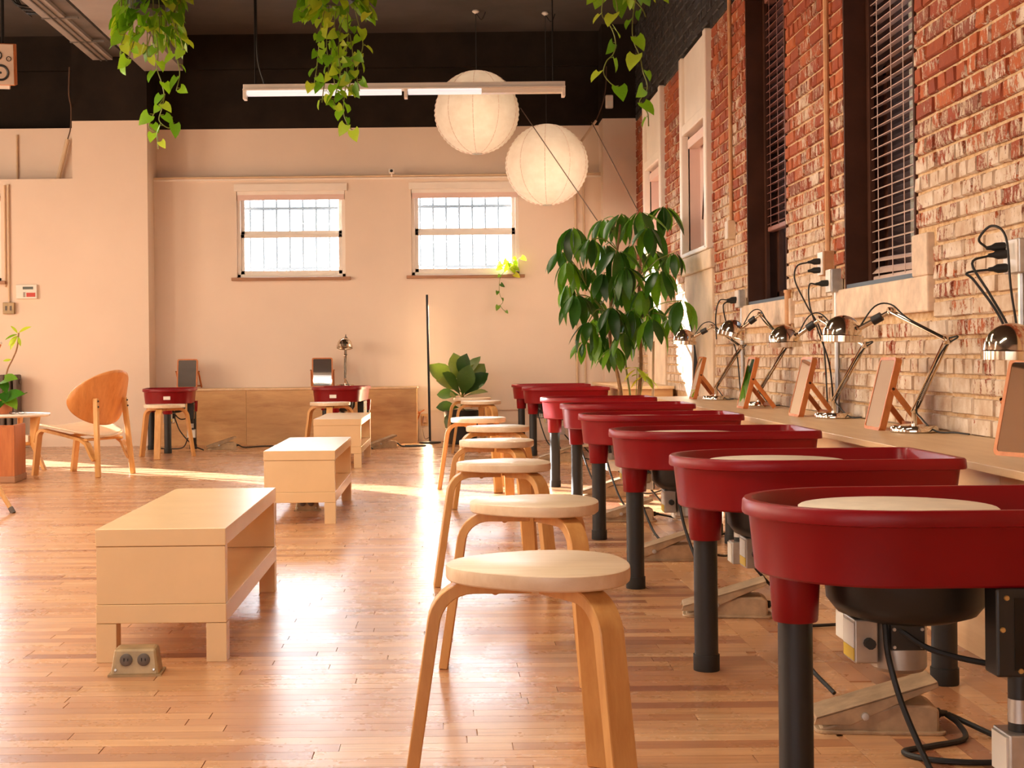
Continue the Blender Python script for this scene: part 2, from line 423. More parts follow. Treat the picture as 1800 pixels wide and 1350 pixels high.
def wall_with_holes(mb, axis, a0, a1, z0, z1, c0, c1, holes):
    """slab between c0 and c1 across, running a0..a1; holes (h0,h1,zb,zt)"""
    def put(p, q, zb, zt):
        if q-p < 1e-4 or zt-zb < 1e-4: return
        mb.box(p, q, c0, c1, zb, zt) if axis == 'x' else mb.box(c0, c1, p, q, zb, zt)
    a = a0
    for h0, h1, zb, zt in sorted(holes):
        put(a, h0, z0, z1); put(h0, h1, z0, max(z0, zb)); put(h0, h1, min(z1, zt), z1); a = h1
    put(a, a1, z0, z1)
    return mb
W1 = (-2.055, -0.985, 1.625, 2.475); W2 = (-0.335, 0.725, 1.63, 2.48); W0 = (-5.45, -4.28, 1.60, 2.46)
DOOR = (-6.45, -5.45, 0.06, 2.52)
PX0, PX1 = -3.588, -2.865
back = struct('wall_back', wall_with_holes(MB(), 'x', PX1, 1.56, 0, LEDGE-0.04, YB, YB+0.2, [W1, W2]).box(PX1, 1.56, YB, YB+0.32, LEDGE-0.04, LEDGE), M['wall'])
wall_with_holes(MB(), 'x', PX1, 1.9, LEDGE, ZP, YB+0.15, YB+0.32, []).build('recess', M['wall'], back)
struct('wall_back_left', wall_with_holes(MB(), 'x', XL-0.3, PX0, 0, LEDGE-0.04, 13.7, 13.9, [W0, DOOR]).box(XL-0.3, PX0, 13.7, YB+0.32, LEDGE-0.04, LEDGE), M['wall'])
B(XL-0.3, PX0, YB, YB+0.32, LEDGE, ZP).build('recess', M['wall'], bpy.data.objects['wall_back_left'])
struct('pillar', B(PX0, PX1, 13.7, YB+0.32, 0, ZP+0.02), M['wall'])
struct('column', B(1.535, XW+0.3, 13.8, YB+0.32, 0, ZP+0.01), M['wall'])
up = struct('wall_back_upper', B(XL-0.3, XW+0.3, YB+0.15, YB+0.32, ZP, ZC), M['black_wall'])
B(PX0, PX1, 13.7, YB+0.15, ZP+0.02, ZC).build('pillar_head', M['black_wall'], up)
B(1.535, XW+0.1, 13.8, YB+0.15, ZP+0.01, ZC).build('column_head', M['black_wall'], up)
B(XL, XW+0.1, YB+0.08, YB+0.15, 3.70, ZC).build('soffit', M['black_wall'], up)
# left wall with tall windows and the street front behind the camera (both outside the frame)
LH = [(yy-0.85, yy+0.85, 0.85, 2.95) for yy in (1.5, 4.5, 7.5, 10.5)]
struct('wall_left', wall_with_holes(MB(), 'y', YF-0.3, YB+0.3, 0, ZC, XL-0.3, XL, LH), M['wall'])
struct('wall_front', wall_with_holes(MB(), 'x', XL-0.3, XW+0.3, 0, ZC, YF-0.3, YF, [(-6.1, 0.9, 0.55, 2.95)]), M['wall'])
for k, (a, b, zb, zt) in enumerate(LH):
    w = thing('window_%d' % (k+7), kind='structure')
    f = MB(); f.box(XL-0.14, XL-0.06, a, a+0.06, zb, zt).box(XL-0.14, XL-0.06, b-0.06, b, zb, zt).box(XL-0.14, XL-0.06, a, b, zb, zb+0.06).box(XL-0.14, XL-0.06, a, b, zt-0.06, zt).box(XL-0.13, XL-0.07, a, b, 1.87, 1.93)
    f.build('frame', M['white_trim'], w)
    B(XL-0.105, XL-0.099, a, b, zb, zt).build('pane', M['glass'], w)
w = thing('window_11', kind='structure')
f = MB()
for x in (-6.1, -4.38, -2.63, -0.88, 0.84): f.box(x, x+0.06, YF-0.14, YF-0.06, 0.55, 2.95)
f.box(-6.1, 0.9, YF-0.14, YF-0.06, 0.55, 0.61).box(-6.1, 0.9, YF-0.14, YF-0.06, 2.89, 2.95); f.build('frame', M['dark_metal'], w)
B(-6.1, 0.9, YF-0.105, YF-0.099, 0.55, 2.95).build('pane', M['glass'], w)

# ---- back windows
def back_window(n, wd, ywall, zmid, sill_over=0.05, nb=8):
    x0, x1, z0, z1 = wd; w = thing('window_%d' % n, kind='structure')
    yf = ywall+0.03
    f = MB(); t = 0.035
    f.box(x0, x0+t, yf, yf+0.09, z0, z1).box(x1-t, x1, yf, yf+0.09, z0, z1).box(x0, x1, yf, yf+0.09, z0, z0+t).box(x0, x1, yf, yf+0.09, z1-t, z1)
    f.build('frame', M['white_trim'], w, bevel=0.003)
    for nm, za, zb, yo in (('sash', z0+t, zmid, 0.02), ('sash', zmid, z1-t, 0.05)):
        s = MB(); st = 0.035
        s.box(x0+t, x0+t+st, yf+yo, yf+yo+0.03, za, zb).box(x1-t-st, x1-t, yf+yo, yf+yo+0.03, za, zb).box(x0+t, x1-t, yf+yo, yf+yo+0.03, za, za+st).box(x0+t, x1-t, yf+yo, yf+yo+0.03, zb-st, zb)
        so = s.build(nm, M['white_metal'], w, bevel=0.002)
        B(x0+t+st, x1-t-st, yf+yo+0.012, yf+yo+0.016, za+st, zb-st).build('pane', M['glass'], so)
    B(x0-sill_over, x1+sill_over, ywall-0.05, ywall+0.05, z0-0.03, z0).build('window_sill', M['sill_wood'], w, bevel=0.004)
    st = B(x0+0.01, x1-0.01, ywall+0.01, ywall+0.045, z1-0.085, z1-0.035).build('blind_stack', M['pink_panel'], w)
    B(x0+0.005, x1-0.005, ywall+0.005, ywall+0.05, z1-0.035, z1).build('head_rail', M['white_metal'], w)
    for k in range(nb):
        x = x0 + (x1-x0)*(k+0.6)/nb
        T([(x, ywall+0.40, z0-0.1), (x, ywall+0.40, z1+0.1)], 0.011, 6).build('security_bar', M['bars'], w)
    for z in (z0+0.11, z1-0.13):
        B(x0-0.05, x1+0.05, ywall+0.385, ywall+0.415, z-0.014, z+0.014).build('cross_bar', M['bars'], w)
    return w
back_window(1, W1, YB, 2.055); back_window(2, W2, YB, 2.065); back_window(3, W0, 13.7, 2.05)
d = thing('door_1', kind='structure')
f = MB(); x0, x1, z0, z1 = DOOR
f.box(x0, x0+0.05, 13.76, 13.84, 0, z1).box(x1-0.05, x1, 13.76, 13.84, 0, z1).box(x0, x1, 13.76, 13.84, z1-0.06, z1).box(x0, x1, 13.76, 13.84, 0, 0.14).box(x0, x1, 13.77, 13.83, 1.0, 1.05)
f.build('door_frame', M['brown_frame'], d); B(x0+0.05, x1-0.05, 13.8, 13.806, 0.1, z1-0.06).build('pane', M['glass'], d)

# trims on the back wall
struct('trim_1', MB().box(PX1, 1.535, YB-0.012, YB+0.16, LEDGE, LEDGE+0.018), M['white_trim'])
tm = MB()
for wd in (W1, W2): tm.box(wd[0]-0.02, wd[1]+0.02, YB-0.02, YB, wd[3], LEDGE-0.035)
struct('trim_2', tm, M['white_trim'])
struct('trim_3', MB().tube([(PX1, YB-0.02, LEDGE+0.03), (1.53, YB-0.02, LEDGE+0.035)], 0.011, 8), M['beige_pipe'])
struct('trim_4', MB().box(-0.2, 1.535, YB-0.018, YB, 0.30, 0.335), M['wall'])
struct('baseboard_back', MB().box(-0.28, 1.535, YB-0.02, YB, 0, 0.13).box(XL, PX1+0.015, 13.68, 13.7, 0, 0.14), M['wall'])

# ---- ceiling beam, duct and wire tray
p0 = at(254, 125, 13.66); p1 = at(322, 125, 13.66)
struct('beam', B(p0.x, p1.x, 5.0, 13.66, p0.z, ZC), M['beam'])
d0 = at(166, 108, 13.66); d1 = at(206, 110, 13.66)
du = thing('ceiling_duct', 'long dull metal duct channel running under the dark ceiling beside the grey beam', 'duct', (0, 0, 0))
for nm, a, b, z, m in (('duct_body', d0.x, d1.x-0.03, d0.z, 'beam'), ('side_channel', d1.x-0.03, d1.x+0.10, d0.z+0.03, 'duct')):
    B(a, b, 5.0, 13.6, z, ZC-0.02).build(nm, M[m], du)
for x in (d0.x+0.075, d0.x+0.13):
    B(x, x+0.012, 5.0, 13.6, d0.z-0.012, d0.z).build('seam_rib', M['duct'], du)
for yy in (11.9, 12.8):
    B(d0.x-0.01, d1.x+0.08, yy, yy+0.03, d0.z-0.006, d0.z+0.01).build('strap', M['duct'], du)
ct = thing('cable_tray', 'black curved cable basket hanging under the ceiling duct', 'cable tray')
c0 = at(15, -4, 11.6); c1 = at(110, -2, 11.6)
for k in range(3):
    q = smooth_path([c0+Vector((0, .1*k, .05)), at(30, 8, 11.6)+Vector((0, .12*k, 0.0)), at(60, 11, 11.6)+Vector((0, .12*k, 0)), at(90, 8, 11.6)+Vector((0, .12*k, 0)), c1+Vector((0, .1*k, .05))])
    T(q, 0.012, 6).build('hoop', M['dark_metal'], ct)
for xpx in (30, 60, 90):
    a = at(xpx, 9, 11.6); T([a, a+Vector((0, 0.4, 0))], 0.008, 6).build('rail', M['dark_metal'], ct)
for a in (c0, c1): T([a+Vector((0, .1, .05)), (a.x, a.y+.1, ZC)], 0.006, 6).build('hanger', M['dark_metal'], ct)

# ------------------------------------------------------------------ brick wall with its windows
BW3 = (5.62, 6.62, 1.13, 3.02); BW4 = (7.75, 8.757, 1.13, 3.02)
BW5 = (9.90, 11.0, 1.57, ZP); BW6 = (12.0, 13.05, 1.57, ZP)
XM = XW+0.010
HB = [BW3, BW4, BW5, BW6]
wr = struct('wall_right', wall_with_holes(MB(), 'y', YF-0.3, 13.9, 0, ZP, XM, XM+0.32, HB), M['mortar'])
wru = struct('wall_right_upper', B(XM, XM+0.32, YF-0.3, YB+0.3, ZP, ZC), M['black_wall'])
# bricks
LUG = (5.42, 6.80, 0.99, 1.13)
plast = [(9.85, 11.05, 0.5, 1.57), (12.0, 13.1, 0.5, 1.57)]
rb = random.Random(11)
def blocked(y0, y1, z0, z1):
    for h in HB + [LUG, (5.42, 5.62, 1.13, 1.30), (7.6, 8.9, 0.99, 1.13)] + plast:
        if y1 > h[0]+0.004 and y0 < h[1]-0.004 and z1 > h[2]+0.004 and z0 < h[3]-0.004: return h
    return None
bricks = []
z = 0.535; row = 0; RH = 0.071
while z < ZC-0.03:
    header = (row % 5 == 3)
    y = 3.0 - rb.uniform(0, 0.2) if not header else 3.0 - rb.uniform(0, 0.1)
    if row % 2: y -= 0.105
    while y < 13.78:
        L = (0.098 if header else (0.205 if rb.random() > 0.13 else 0.098)) + rb.uniform(-0.008, 0.008)
        a, b, zb, zt = y+rb.uniform(.005,.008), y+L-rb.uniform(.005,.008), z+0.006, z+RH-0.007
        h = blocked(a, b, zb, zt)
        if h:
            pieces = []
            if a < h[0]-0.03: pieces.append((a, h[0]-0.004))
            if b > h[1]+0.03: pieces.append((h[1]+0.004, b))
        else: pieces = [(a, b)]
        for (p, q) in pieces:
            if not blocked(p, q, zb, zt) or h: bricks.append((p, q, zb, zt, h is not None))
        y += L
    z += RH; row += 1
def brick_vs(seed, sy=1.0, sz=1.0):
    r = random.Random(seed); j = lambda a: r.uniform(-a, a)
    vs = []
    for d, ins in ((0.5, 0.0), (-0.05, 0.0), (-0.5, 0.06)):
        iy, iz = ins*0.45, ins*1.2
        for sy_, sz_ in ((-1,-1),(1,-1),(1,1),(-1,1)):
            vs.append((d + (j(0.12) if d < -.2 else 0), sy_*(0.5-iy)+j(0.018), sz_*(0.5-iz)+j(0.05)))
    fs = []
    for i in (0, 4):
        for k in range(4): fs.append((i+k, i+4+k, i+4+(k+1) % 4, i+(k+1) % 4))
    fs.append((8, 11, 10, 9))
    return vs, fs
variants = [brick_vs(s) for s in range(6)]
bmesh_v = []
for vs, fs in variants:
    q = MB().add(vs, fs); bmesh_v.append(q.mesh('brick', M['brick']))
def brick_rank(b):
    yc, zc = (b[0]+b[1])/2, (b[2]+b[3])/2
    if zc > ZP-0.02: return 1e9
    px = CX + F*XW/yc; py = CY - F*(zc-CAMZ)/yc
    if px > 1800 or py < -5 or zc < 0.6: return 1e8
    return -(b[1]-b[0])*(b[3]-b[2])/yc**3
bricks.sort(key=brick_rank)
TH = 0.02
for i, b in enumerate(bricks[:300]):
    o = bpy.data.objects.new('brick', bmesh_v[rb.randrange(6)]); COL.objects.link(o); o.parent = wr
    o.location = (XM-0.004+rb.uniform(-0.002, 0.002), (b[0]+b[1])/2, (b[2]+b[3])/2); o.scale = (TH, b[1]-b[0], b[3]-b[2])
lo, hi = MB(), MB()
for b in bricks[300:]:
    vs, fs = variants[rb.randrange(6)]; cy, cz = (b[0]+b[1])/2, (b[2]+b[3])/2; dx = rb.uniform(-0.002, 0.002)
    (hi if cz > ZP-0.02 else lo).add([(XM-0.004+dx+v[0]*TH, cy+v[1]*(b[1]-b[0]), cz+v[2]*(b[3]-b[2])) for v in vs], fs)
o = lo.build('bricks', M['brick'], wr); o['kind'] = 'stuff'
o = hi.build('bricks', M['brick_black'], wru); o['kind'] = 'stuff'
for k, pz in enumerate(plast):
    B(XW-0.012, XM+0.02, pz[0]+0.03, pz[1]-0.03, pz[2], pz[3]-0.12).build('plaster_patch', M['plaster'], wr, bevel=0.006)
# outside wall of the next building, seen dimly through the blinds
struct('exterior_wall', B(3.6, 3.8, -2, 16, -0.1, 6.5), M['ext_wall'])
struct('sky_blocker_front', B(-30, 20, -14.5, -14.0, -0.1, 11.0), M['ext_wall'])  # unseen wall, added to cut the sky light entering through the street front
struct('ground', B(-40, 40, -40, 60, -0.3, -0.1), M['ext_wall'])
struct('sun_blocker_left', B(-10.0, -9.6, -8, 15.0, -0.1, 6.0), M['ext_wall'])  # unseen wall, added to keep direct sun out of the left windows

def brown_window(n, h, sill_y0, sill_y1, lug):
    y0, y1, z0, z1 = h; w = thing('window_%d' % n, kind='structure')
    f = MB(); X0, X1 = XW-0.002, XW+0.30
    f.box(X0, X1, y0, y0+0.018, z0, z1).box(X0, X1, y1-0.018, y1, z0, z1).box(X0, X1, y0, y1, z1-0.02, z1)
    f.build('jamb_lining', M['brown_frame'], w)
    f = MB()
    for a, b in ((y0+0.018, y0+0.06), (y1-0.06, y1-0.018)): f.box(XW+0.10, XW+0.125, a, b, z0, z1-0.02)
    f.build('stop_bead', M['brown_frame'], w, bevel=0.003)
    s = MB(); a, b = y0+0.04, y1-0.04; zm = (z0+z1)/2+0.08
    for za, zb, xo in ((z0+0.012, zm, 0.0), (zm-0.05, z1-0.02, 0.035)):
        s.box(XW+0.17+xo, XW+0.20+xo, a, a+0.055, za, zb).box(XW+0.17+xo, XW+0.20+xo, b-0.055, b, za, zb).box(XW+0.17+xo, XW+0.20+xo, a, b, za, za+0.07).box(XW+0.17+xo, XW+0.20+xo, a, b, zb-0.05, zb)
    so = s.build('sash', M['brown_frame'], w, bevel=0.003)
    B(XW+0.183, XW+0.187, a+0.05, b-0.05, z0+0.06, zm-0.04).build('pane', M['glass'], so)
    B(XW+0.218, XW+0.222, a+0.05, b-0.05, zm, z1-0.06).build('pane', M['glass'], so)
    si = MB().box(XW-0.02, XM+0.30, sill_y0, sill_y1, 0.99, 1.13)
    if lug: si.box(XW-0.02, XM+0.02, sill_y0, y0, 1.13, 1.295)
    si.build('window_sill', M['cement'], w, bevel=0.008)
    B(XW+0.0, XW+0.17, y0+0.02, y1-0.02, 1.13, 1.15).build('sill_board', M['bars'], w)
    return w
brown_window(4, BW3, 5.44, 6.78, True); brown_window(5, BW4, 7.62, 8.9, False)
def blind(label, h, zbot, m, tilt_low):
    y0, y1, z0, z1 = h; t = thing('venetian_blind', label, 'window blind', (XW+0.135, (y0+y1)/2, zbot), group='venetian blinds in the brown windows')
    hw = (y1-y0)/2-0.025; me = None
    s = MB(); s.add([(-.026,-hw,0),(.026,-hw,0),(.026,hw,0),(-.026,hw,0),(-.026,-hw,.0028),(0,-hw,.0055),(.026,-hw,.0028),(.026,hw,.0028),(0,hw,.0055),(-.026,hw,.0028)],
              [(3,2,1,0),(4,5,8,9),(5,6,7,8),(0,1,6,5,4),(2,3,9,8,7),(1,2,7,6),(3,0,4,9)])
    me = s.mesh('slat', m); top = z1-0.05-zbot; k = 0; zz = 0.05
    while zz < top-0.02:
        o = bpy.data.objects.new('slat', me); COL.objects.link(o); o.parent = t; o.location = (0, 0, zz)
        if tilt_low and k < 2: o.rotation_euler = (0.02, math.radians(-38+14*k), 0)
        else: o.rotation_euler = (0, math.radians(random.uniform(-19, -15)), 0)
        zz += 0.0475; k += 1
    B(-0.022, 0.022, -hw, hw, 0.0, 0.03).build('bottom_rail', m, t, bevel=0.006)
    B(-0.03, 0.03, -hw-0.01, hw+0.01, top, top+0.045).build('head_rail', m, t, bevel=0.004)
    for yy in (-hw*0.72, -hw*0.05, hw*0.30, hw*0.72):
        T([(-0.026, yy, 0.02), (-0.026, yy, top)], 0.0022, 5).build('ladder_cord', m, t)
    return t
blind('pale dusty venetian blind let down in the nearest brown window, bottom slats tilted', BW3, 1.155, M['slat'], True)
blind('red-brown venetian blind raised off the sill in the brown window beside the boarded one', BW4, 1.575, M['slat_red'], False)

def boarded_window(n, h, wand):
    y0, y1, z0, z1 = h; w = thing('window_%d' % n, kind='structure')
    for a, b in ((y0, y0+0.085), (y1-0.085, y1)):
        B(XW-0.045, XM+0.02, a, b, z0, z1-0.01).build('side_trim', M['white_trim'], w, bevel=0.01)
    B(XW-0.015, XM+0.02, y0+0.085, y1-0.085, 2.58, z1-0.01).build('upper_panel', M['white_trim'], w)
    B(XW-0.04, XM+0.03, y0+0.085, y1-0.085, 2.50, 2.58).build('header', M['white_trim'], w, bevel=0.008)
    B(XW+0.0, XW+0.075, y0+0.12, y1-0.12, 2.40, 2.47).build('blind_box', M['pink_panel'], w, bevel=0.004)
    B(XM+0.09, XM+0.12, y0, y1, z0, 2.58).build('lower_panel', M['pink_panel'], w)
    B(XM, XM+0.12, y0+0.05, y0+0.085, z0, 2.5).build('jamb', M['pink_panel'], w); B(XM, XM+0.12, y1-0.085, y1-0.05, z0, 2.5).build('jamb', M['pink_panel'], w)
    B(XW-0.045, XM+0.12, y0+0.03, y1-0.06, z0-0.005, z0+0.03).build('window_sill', M['white_trim'], w, bevel=0.008)
    B(XW-0.035, XM+0.03, y0-0.08, y1+0.06, z0-0.14, z0-0.005).build('apron', M['plaster'], w, bevel=0.01)
    if wand:
        a = at(1246, 237, 10.05); T([(XW+0.01, 10.12, 2.45), (XW-0.01, 10.22, 1.80)], 0.006, 6).build('wand', M['brown_frame'], w)
        B(XM+0.07, XM+0.092, 10.12, 10.30, 1.98, 2.02).build('latch', M['brown_frame'], w)
boarded_window(6, BW5, True); boarded_window(12, BW6, False)

# ------------------------------------------------------------------ counter along the brick wall, benches
CZ = 0.54
c = thing('wall_counter', 'long pale plywood counter shelf along the brick wall holding lamps and mirrors', 'counter', (1.63, 6.4, 0))
B(-0.22, 0.225, -3.9, 3.5, CZ-0.022, CZ).build('top', M['counter'], c, bevel=0.002)
for k in range(6):
    B(-0.18, -0.16, -3.9+k*1.2333, -3.9+k*1.2333+1.2313, 0.0, CZ-0.022).build('front_panel', M['counter'], c)
B(-0.18, 0.225, 3.48, 3.5, 0, CZ-0.022).build('end_panel', M['counter'], c)
b2 = thing('plywood_box', 'low plywood bench box in the corner behind the umbrella tree', 'bench', (1.60, 12.5, 0))
B(-0.22, 0.24, -1.0, 1.0, 0.552, 0.575).build('top', M['counter'], b2, bevel=0.002)
B(-0.20, 0.23, -0.98, 0.98, 0, 0.552).build('body', M['plywood'], b2)
b3 = thing('plywood_bench', 'stained plywood bench against the cream wall under the two barred windows', 'bench', (-1.57, 13.82, 0))
B(-1.29, 1.29, -0.17, 0.175, 0.525, 0.545).build('top', M['counter'], b3, bevel=0.002)
for a, b in ((-1.28, -0.36), (-0.358, 0.50), (0.502, 1.28)):
    B(a, b, -0.16, -0.142, 0.0, 0.525).build('front_panel', M['plywood'], b3)
B(1.262, 1.28, -0.142, 0.17, 0.0, 0.525).build('end_panel', M['plywood'], b3)

# ------------------------------------------------------------------ pottery wheels
def pan_outline(n=18, inset=0.0):
    R, L, cr = 0.225-inset, 0.70-inset, 0.035; out = []
    cx = 0.24; sx = (0.24-inset)/R
    for k in range(n+1):
        a = PI*0.5 + PI*k/n; out.append((cx + R*sx*math.cos(a), R*math.sin(a)))
    for k in range(5):
        a = -PI/2 + PI/2*k/4; out.append((L-cr + cr*math.cos(a), -R+cr + cr*math.sin(a)))
    for k in range(5):
        a = PI/2*k/4; out.append((L-cr + cr*math.cos(a), R-cr + cr*math.sin(a)))
    return out
def ring(inset, z): return [(x, y, z) for x, y in pan_outline(inset=inset)]
def make_wheel():
    t = thing('pottery_wheel')
    MB().rings([ring(0.020, 0.436), ring(0.016, 0.440), ring(0.006, 0.538), ring(0.005, 0.541), ring(-0.006, 0.543), ring(-0.007, 0.548),
                ring(-0.006, 0.566), ring(-0.003, 0.570), ring(0.010, 0.570), ring(0.013, 0.566), ring(0.024, 0.482)]).build('splash_pan', M['red'], t, smooth=True)
    for lx, ly in ((0.085, 0), (0.65, -0.19), (0.65, 0.19)):
        MB().lathe([(0, 0.346), (0.040, 0.346), (0.0415, 0.349), (0.046, 0.432), (0.046, 0.445), (0, 0.445)], 20, (lx, ly, 0)).build('leg_socket', M['red'], t, smooth=True)
        lg = MB().lathe([(0, 0.03), (0.0315, 0.03), (0.0315, 0.36), (0, 0.36)], 18, (lx, ly, 0)).build('leg', M['grey_leg'], t, smooth=True)
        MB().lathe([(0, 0.0), (0.034, 0.0), (0.035, 0.003), (0.035, 0.042), (0, 0.042)], 18, (lx, ly, 0)).build('rubber_foot', M['rubber'], lg, smooth=True)
    hd = MB().lathe([(0, 0.541), (0.176, 0.541), (0.178, 0.543), (0.178, 0.553), (0.175, 0.555), (0, 0.555)], 40, (0.275, 0, 0)).build('wheel_head', M['clay_disc'], t, smooth=True)
    MB().lathe([(0, 0.46), (0.03, 0.46), (0.03, 0.54), (0, 0.54)], 12, (0.275, 0, 0)).build('shaft', M['steel'], hd)
    MB().lathe([(0, 0.350), (0.09, 0.350), (0.125, 0.362), (0.143, 0.385), (0.148, 0.44), (0, 0.44)], 32, (0.29, 0, 0)).build('drum', M['black_plastic'], t, smooth=True)
    mo = MB().lathe([(0, 0.255), (0.044, 0.255), (0.05, 0.262), (0.05, 0.36), (0, 0.36)], 20, (0.275, 0, 0)).build('motor', M['alu'], t, smooth=True)
    B(0.245, 0.305, -0.056, -0.04, 0.30, 0.345).build('plate', M['black_plastic'], mo)
    for px in (0.25, 0.30):
        for pz in (0.306, 0.338): MB().lathe([(0.0035, 0), (0.003, 0.003), (0, 0.003)], 8, (px, -0.056, pz), (0, -1, 0)).build('screw', M['steel'], mo)
    bx = B(0.185, 0.228, -0.035, 0.04, 0.272, 0.352).build('connector_box', M['alu'], t, bevel=0.003)
    B(0.1835, 0.185, -0.03, 0.035, 0.300, 0.345).build('sticker', M['label'], bx); B(0.1835, 0.185, -0.03, 0.035, 0.277, 0.299).build('warning_sticker', M['yellow'], bx)
    MB().lathe([(0.010, 0), (0.010, 0.014), (0, 0.014)], 10, (0.210, -0.035, 0.31), (0, -1, 0)).build('cable_gland', M['rubber'], bx)
    # control box hanging on the potter's right-hand side
    cb = B(0.375, 0.56, -0.212, -0.155, 0.285, 0.436).build('control_box', M['black_plastic'], t, bevel=0.004)
    B(0.405, 0.545, -0.2135, -0.212, 0.297, 0.42).build('face_plate', M['dark_metal'], cb)
    for px, pz in ((0.392, 0.42), (0.385, 0.366), (0.415, 0.296), (0.55, 0.42)):
        MB().lathe([(0.005, 0), (0.004, 0.003), (0, 0.003)], 10, (px, -0.2125, pz), (0, -1, 0)).build('screw', M['gold'], cb)
    ft = bpy.data.curves.new('lettering', 'FONT'); ft.body = 'SHIMPO'; ft.size = 0.024; ft.extrude = 0.0004; ft.materials.append(M['gold'])
    tmp = bpy.data.objects.new('lettering_curve', ft); fo = bpy.data.objects.new('lettering', bpy.data.meshes.new_from_object(tmp)); bpy.data.objects.remove(tmp); COL.objects.link(fo); fo.parent = cb; fo.location = (0.428, -0.2138, 0.328); fo.rotation_euler = (PI/2, 0, 0)
    em = MB()
    for k in range(10):
        a = 2*PI*k/10; u = Vector((math.cos(a), 0, math.sin(a))); em.bar(Vector((0.447, -0.2142, 0.372))+u*0.006, Vector((0.447, -0.2142, 0.372))+u*0.015, 0.003, 0.0008, (0, 1, 0))
    em.build('sun_emblem', M['gold'], cb)
    tb = MB().lathe([(0, 0.19), (0.018, 0.19), (0.018, 0.285), (0, 0.285)], 14, (0.42, -0.19, 0)).build('conduit', M['grey_leg'], t, smooth=True)
    MB().lathe([(0.0185, 0.205), (0.0185, 0.245)], 14, (0.42, -0.19, 0)).build('silver_label', M['steel'], tb, smooth=True)
    pb = B(0.39, 0.47, -0.225, -0.15, 0.115, 0.19).build('junction_box', M['steel'], t, bevel=0.003)
    B(0.386, 0.39, -0.22, -0.155, 0.12, 0.185).build('cover', M['label'], pb)
    T(smooth_path([(0.24, -0.035, 0.345), (0.24, -0.06, 0.28), (0.262, -0.10, 0.18), (0.30, -0.20, 0.06), (0.34, -0.3, 0.006)]), 0.0055, 7).build('cord', M['rubber'], t)
    T(smooth_path([(0.255, -0.05, 0.34), (0.31, -0.075, 0.305), (0.40, -0.10, 0.285), (0.47, -0.15, 0.29)]), 0.0055, 7).build('cord', M['rubber'], t)
    T(smooth_path([(0.45, -0.16, 0.13), (0.55, -0.1, 0.02), (0.62, 0.05, 0.008), (0.68, 0.10, 0.008), (0.70, 0.16, 0.008)]), 0.0055, 7).build('cord', M['rubber'], t)
    return t
wheel0 = make_wheel()
WL = [(0.552, 2.62, 'red pottery wheel nearest the camera, cut off by the picture edge'),
      (0.596, 3.77, 'red pottery wheel second from the camera beside the second birch stool'),
      (0.585, 5.10, 'red pottery wheel third from the camera in the row along the counter'),
      (0.600, 6.45, 'dark red pottery wheel fourth from the camera in the counter row'),
      (0.624, 7.80, 'bright sunlit red pottery wheel fifth from the camera in the counter row'),
      (0.597, 9.02, 'brightest sunlit red pottery wheel, sixth from the camera, in front of the umbrella tree'),
      (0.630, 11.85, 'far red pottery wheel seventh in the counter row beyond the umbrella tree'),
      (0.600, 13.10, 'farthest red pottery wheel of the counter row, next to the back wall')]
for i, (x, y, lab) in enumerate(WL):
    o = wheel0 if i == 0 else copy_tree(wheel0)
    o.location = (x, y, 0); o.rotation_euler = (0, 0, math.radians([0, 0.5, -0.6, 0.4, 0, 0.8, 0, 0][i])); tag(o, lab, 'pottery wheel', 'red pottery wheels')
for x, y, a, lab in ((-2.463, 12.50, 97, 'red pottery wheel at the plywood bench beside the cream pillar, a dark mirror behind it'),
                     (-1.005, 12.52, 84, 'red pottery wheel at the plywood bench below the chrome lamp, behind the farthest white table')):
    o = copy_tree(wheel0); o.location = (x, y, 0); o.rotation_euler = (0, 0, math.radians(a)); tag(o, lab, 'pottery wheel', 'red pottery wheels')
    for ch in [c_ for c_ in o.children if c_.name.startswith('cord') or c_.name.startswith('connector')][:1]: pass
    st = B(-0.004, -0.0015, -0.03, 0.03, 0.475, 0.505).build('sticker', M['label'], o); st.location = (0.008, 0, 0)

# ------------------------------------------------------------------ foot pedals
def make_pedal():
    t = thing('foot_pedal'); h = 0.052
    side = [(-0.125, 0.0), (0.13, 0.0), (0.13, 0.055), (0.11, 0.066), (0.04, 0.066), (-0.11, 0.016), (-0.125, 0.012)]
    m = MB(); m.rings([[(x, -h, z) for x, z in side], [(x, h, z) for x, z in side]]); m.build('housing', M['pedal'], t, bevel=0.006)
    m = MB().prism(rrect(-0.135, 0.145, -0.06, 0.06, 0.02), 0.0, 0.008); m.build('base_plate', M['pedal'], t, bevel=0.002)
    tr = [(-0.14, 0.020), (-0.135, 0.036), (0.125, 0.118), (0.128, 0.106), (0.04, 0.068), (-0.06, 0.020)]
    m = MB()
    for a, b in ((-0.057, -0.052), (0.052, 0.057)): m.rings([[(x, a, z) for x, z in tr], [(x, b, z) for x, z in tr]])
    m.rings([[(x, -0.057, z) for x, z in [(-0.135, 0.030), (-0.135, 0.037), (0.125, 0.119), (0.125, 0.112)]], [(x, 0.057, z) for x, z in [(-0.135, 0.030), (-0.135, 0.037), (0.125, 0.119), (0.125, 0.112)]]])
    tp = m.build('treadle', M['pedal'], t, bevel=0.0015)
    for s in (-1, 1): MB().lathe([(0.009, 0), (0.008, 0.005), (0, 0.006)], 10, (-0.03, s*0.057, 0.040), (0, s, 0)).build('pivot_bolt', M['steel'], tp, smooth=True)
    MB().lathe([(0.012, 0), (0.012, 0.012), (0.008, 0.016), (0.006, 0.03), (0, 0.03)], 10, (0.128, 0, 0.036), (1, 0, 0)).build('cable_gland', M['rubber'], t, smooth=True)
    return t
ped0 = make_pedal()
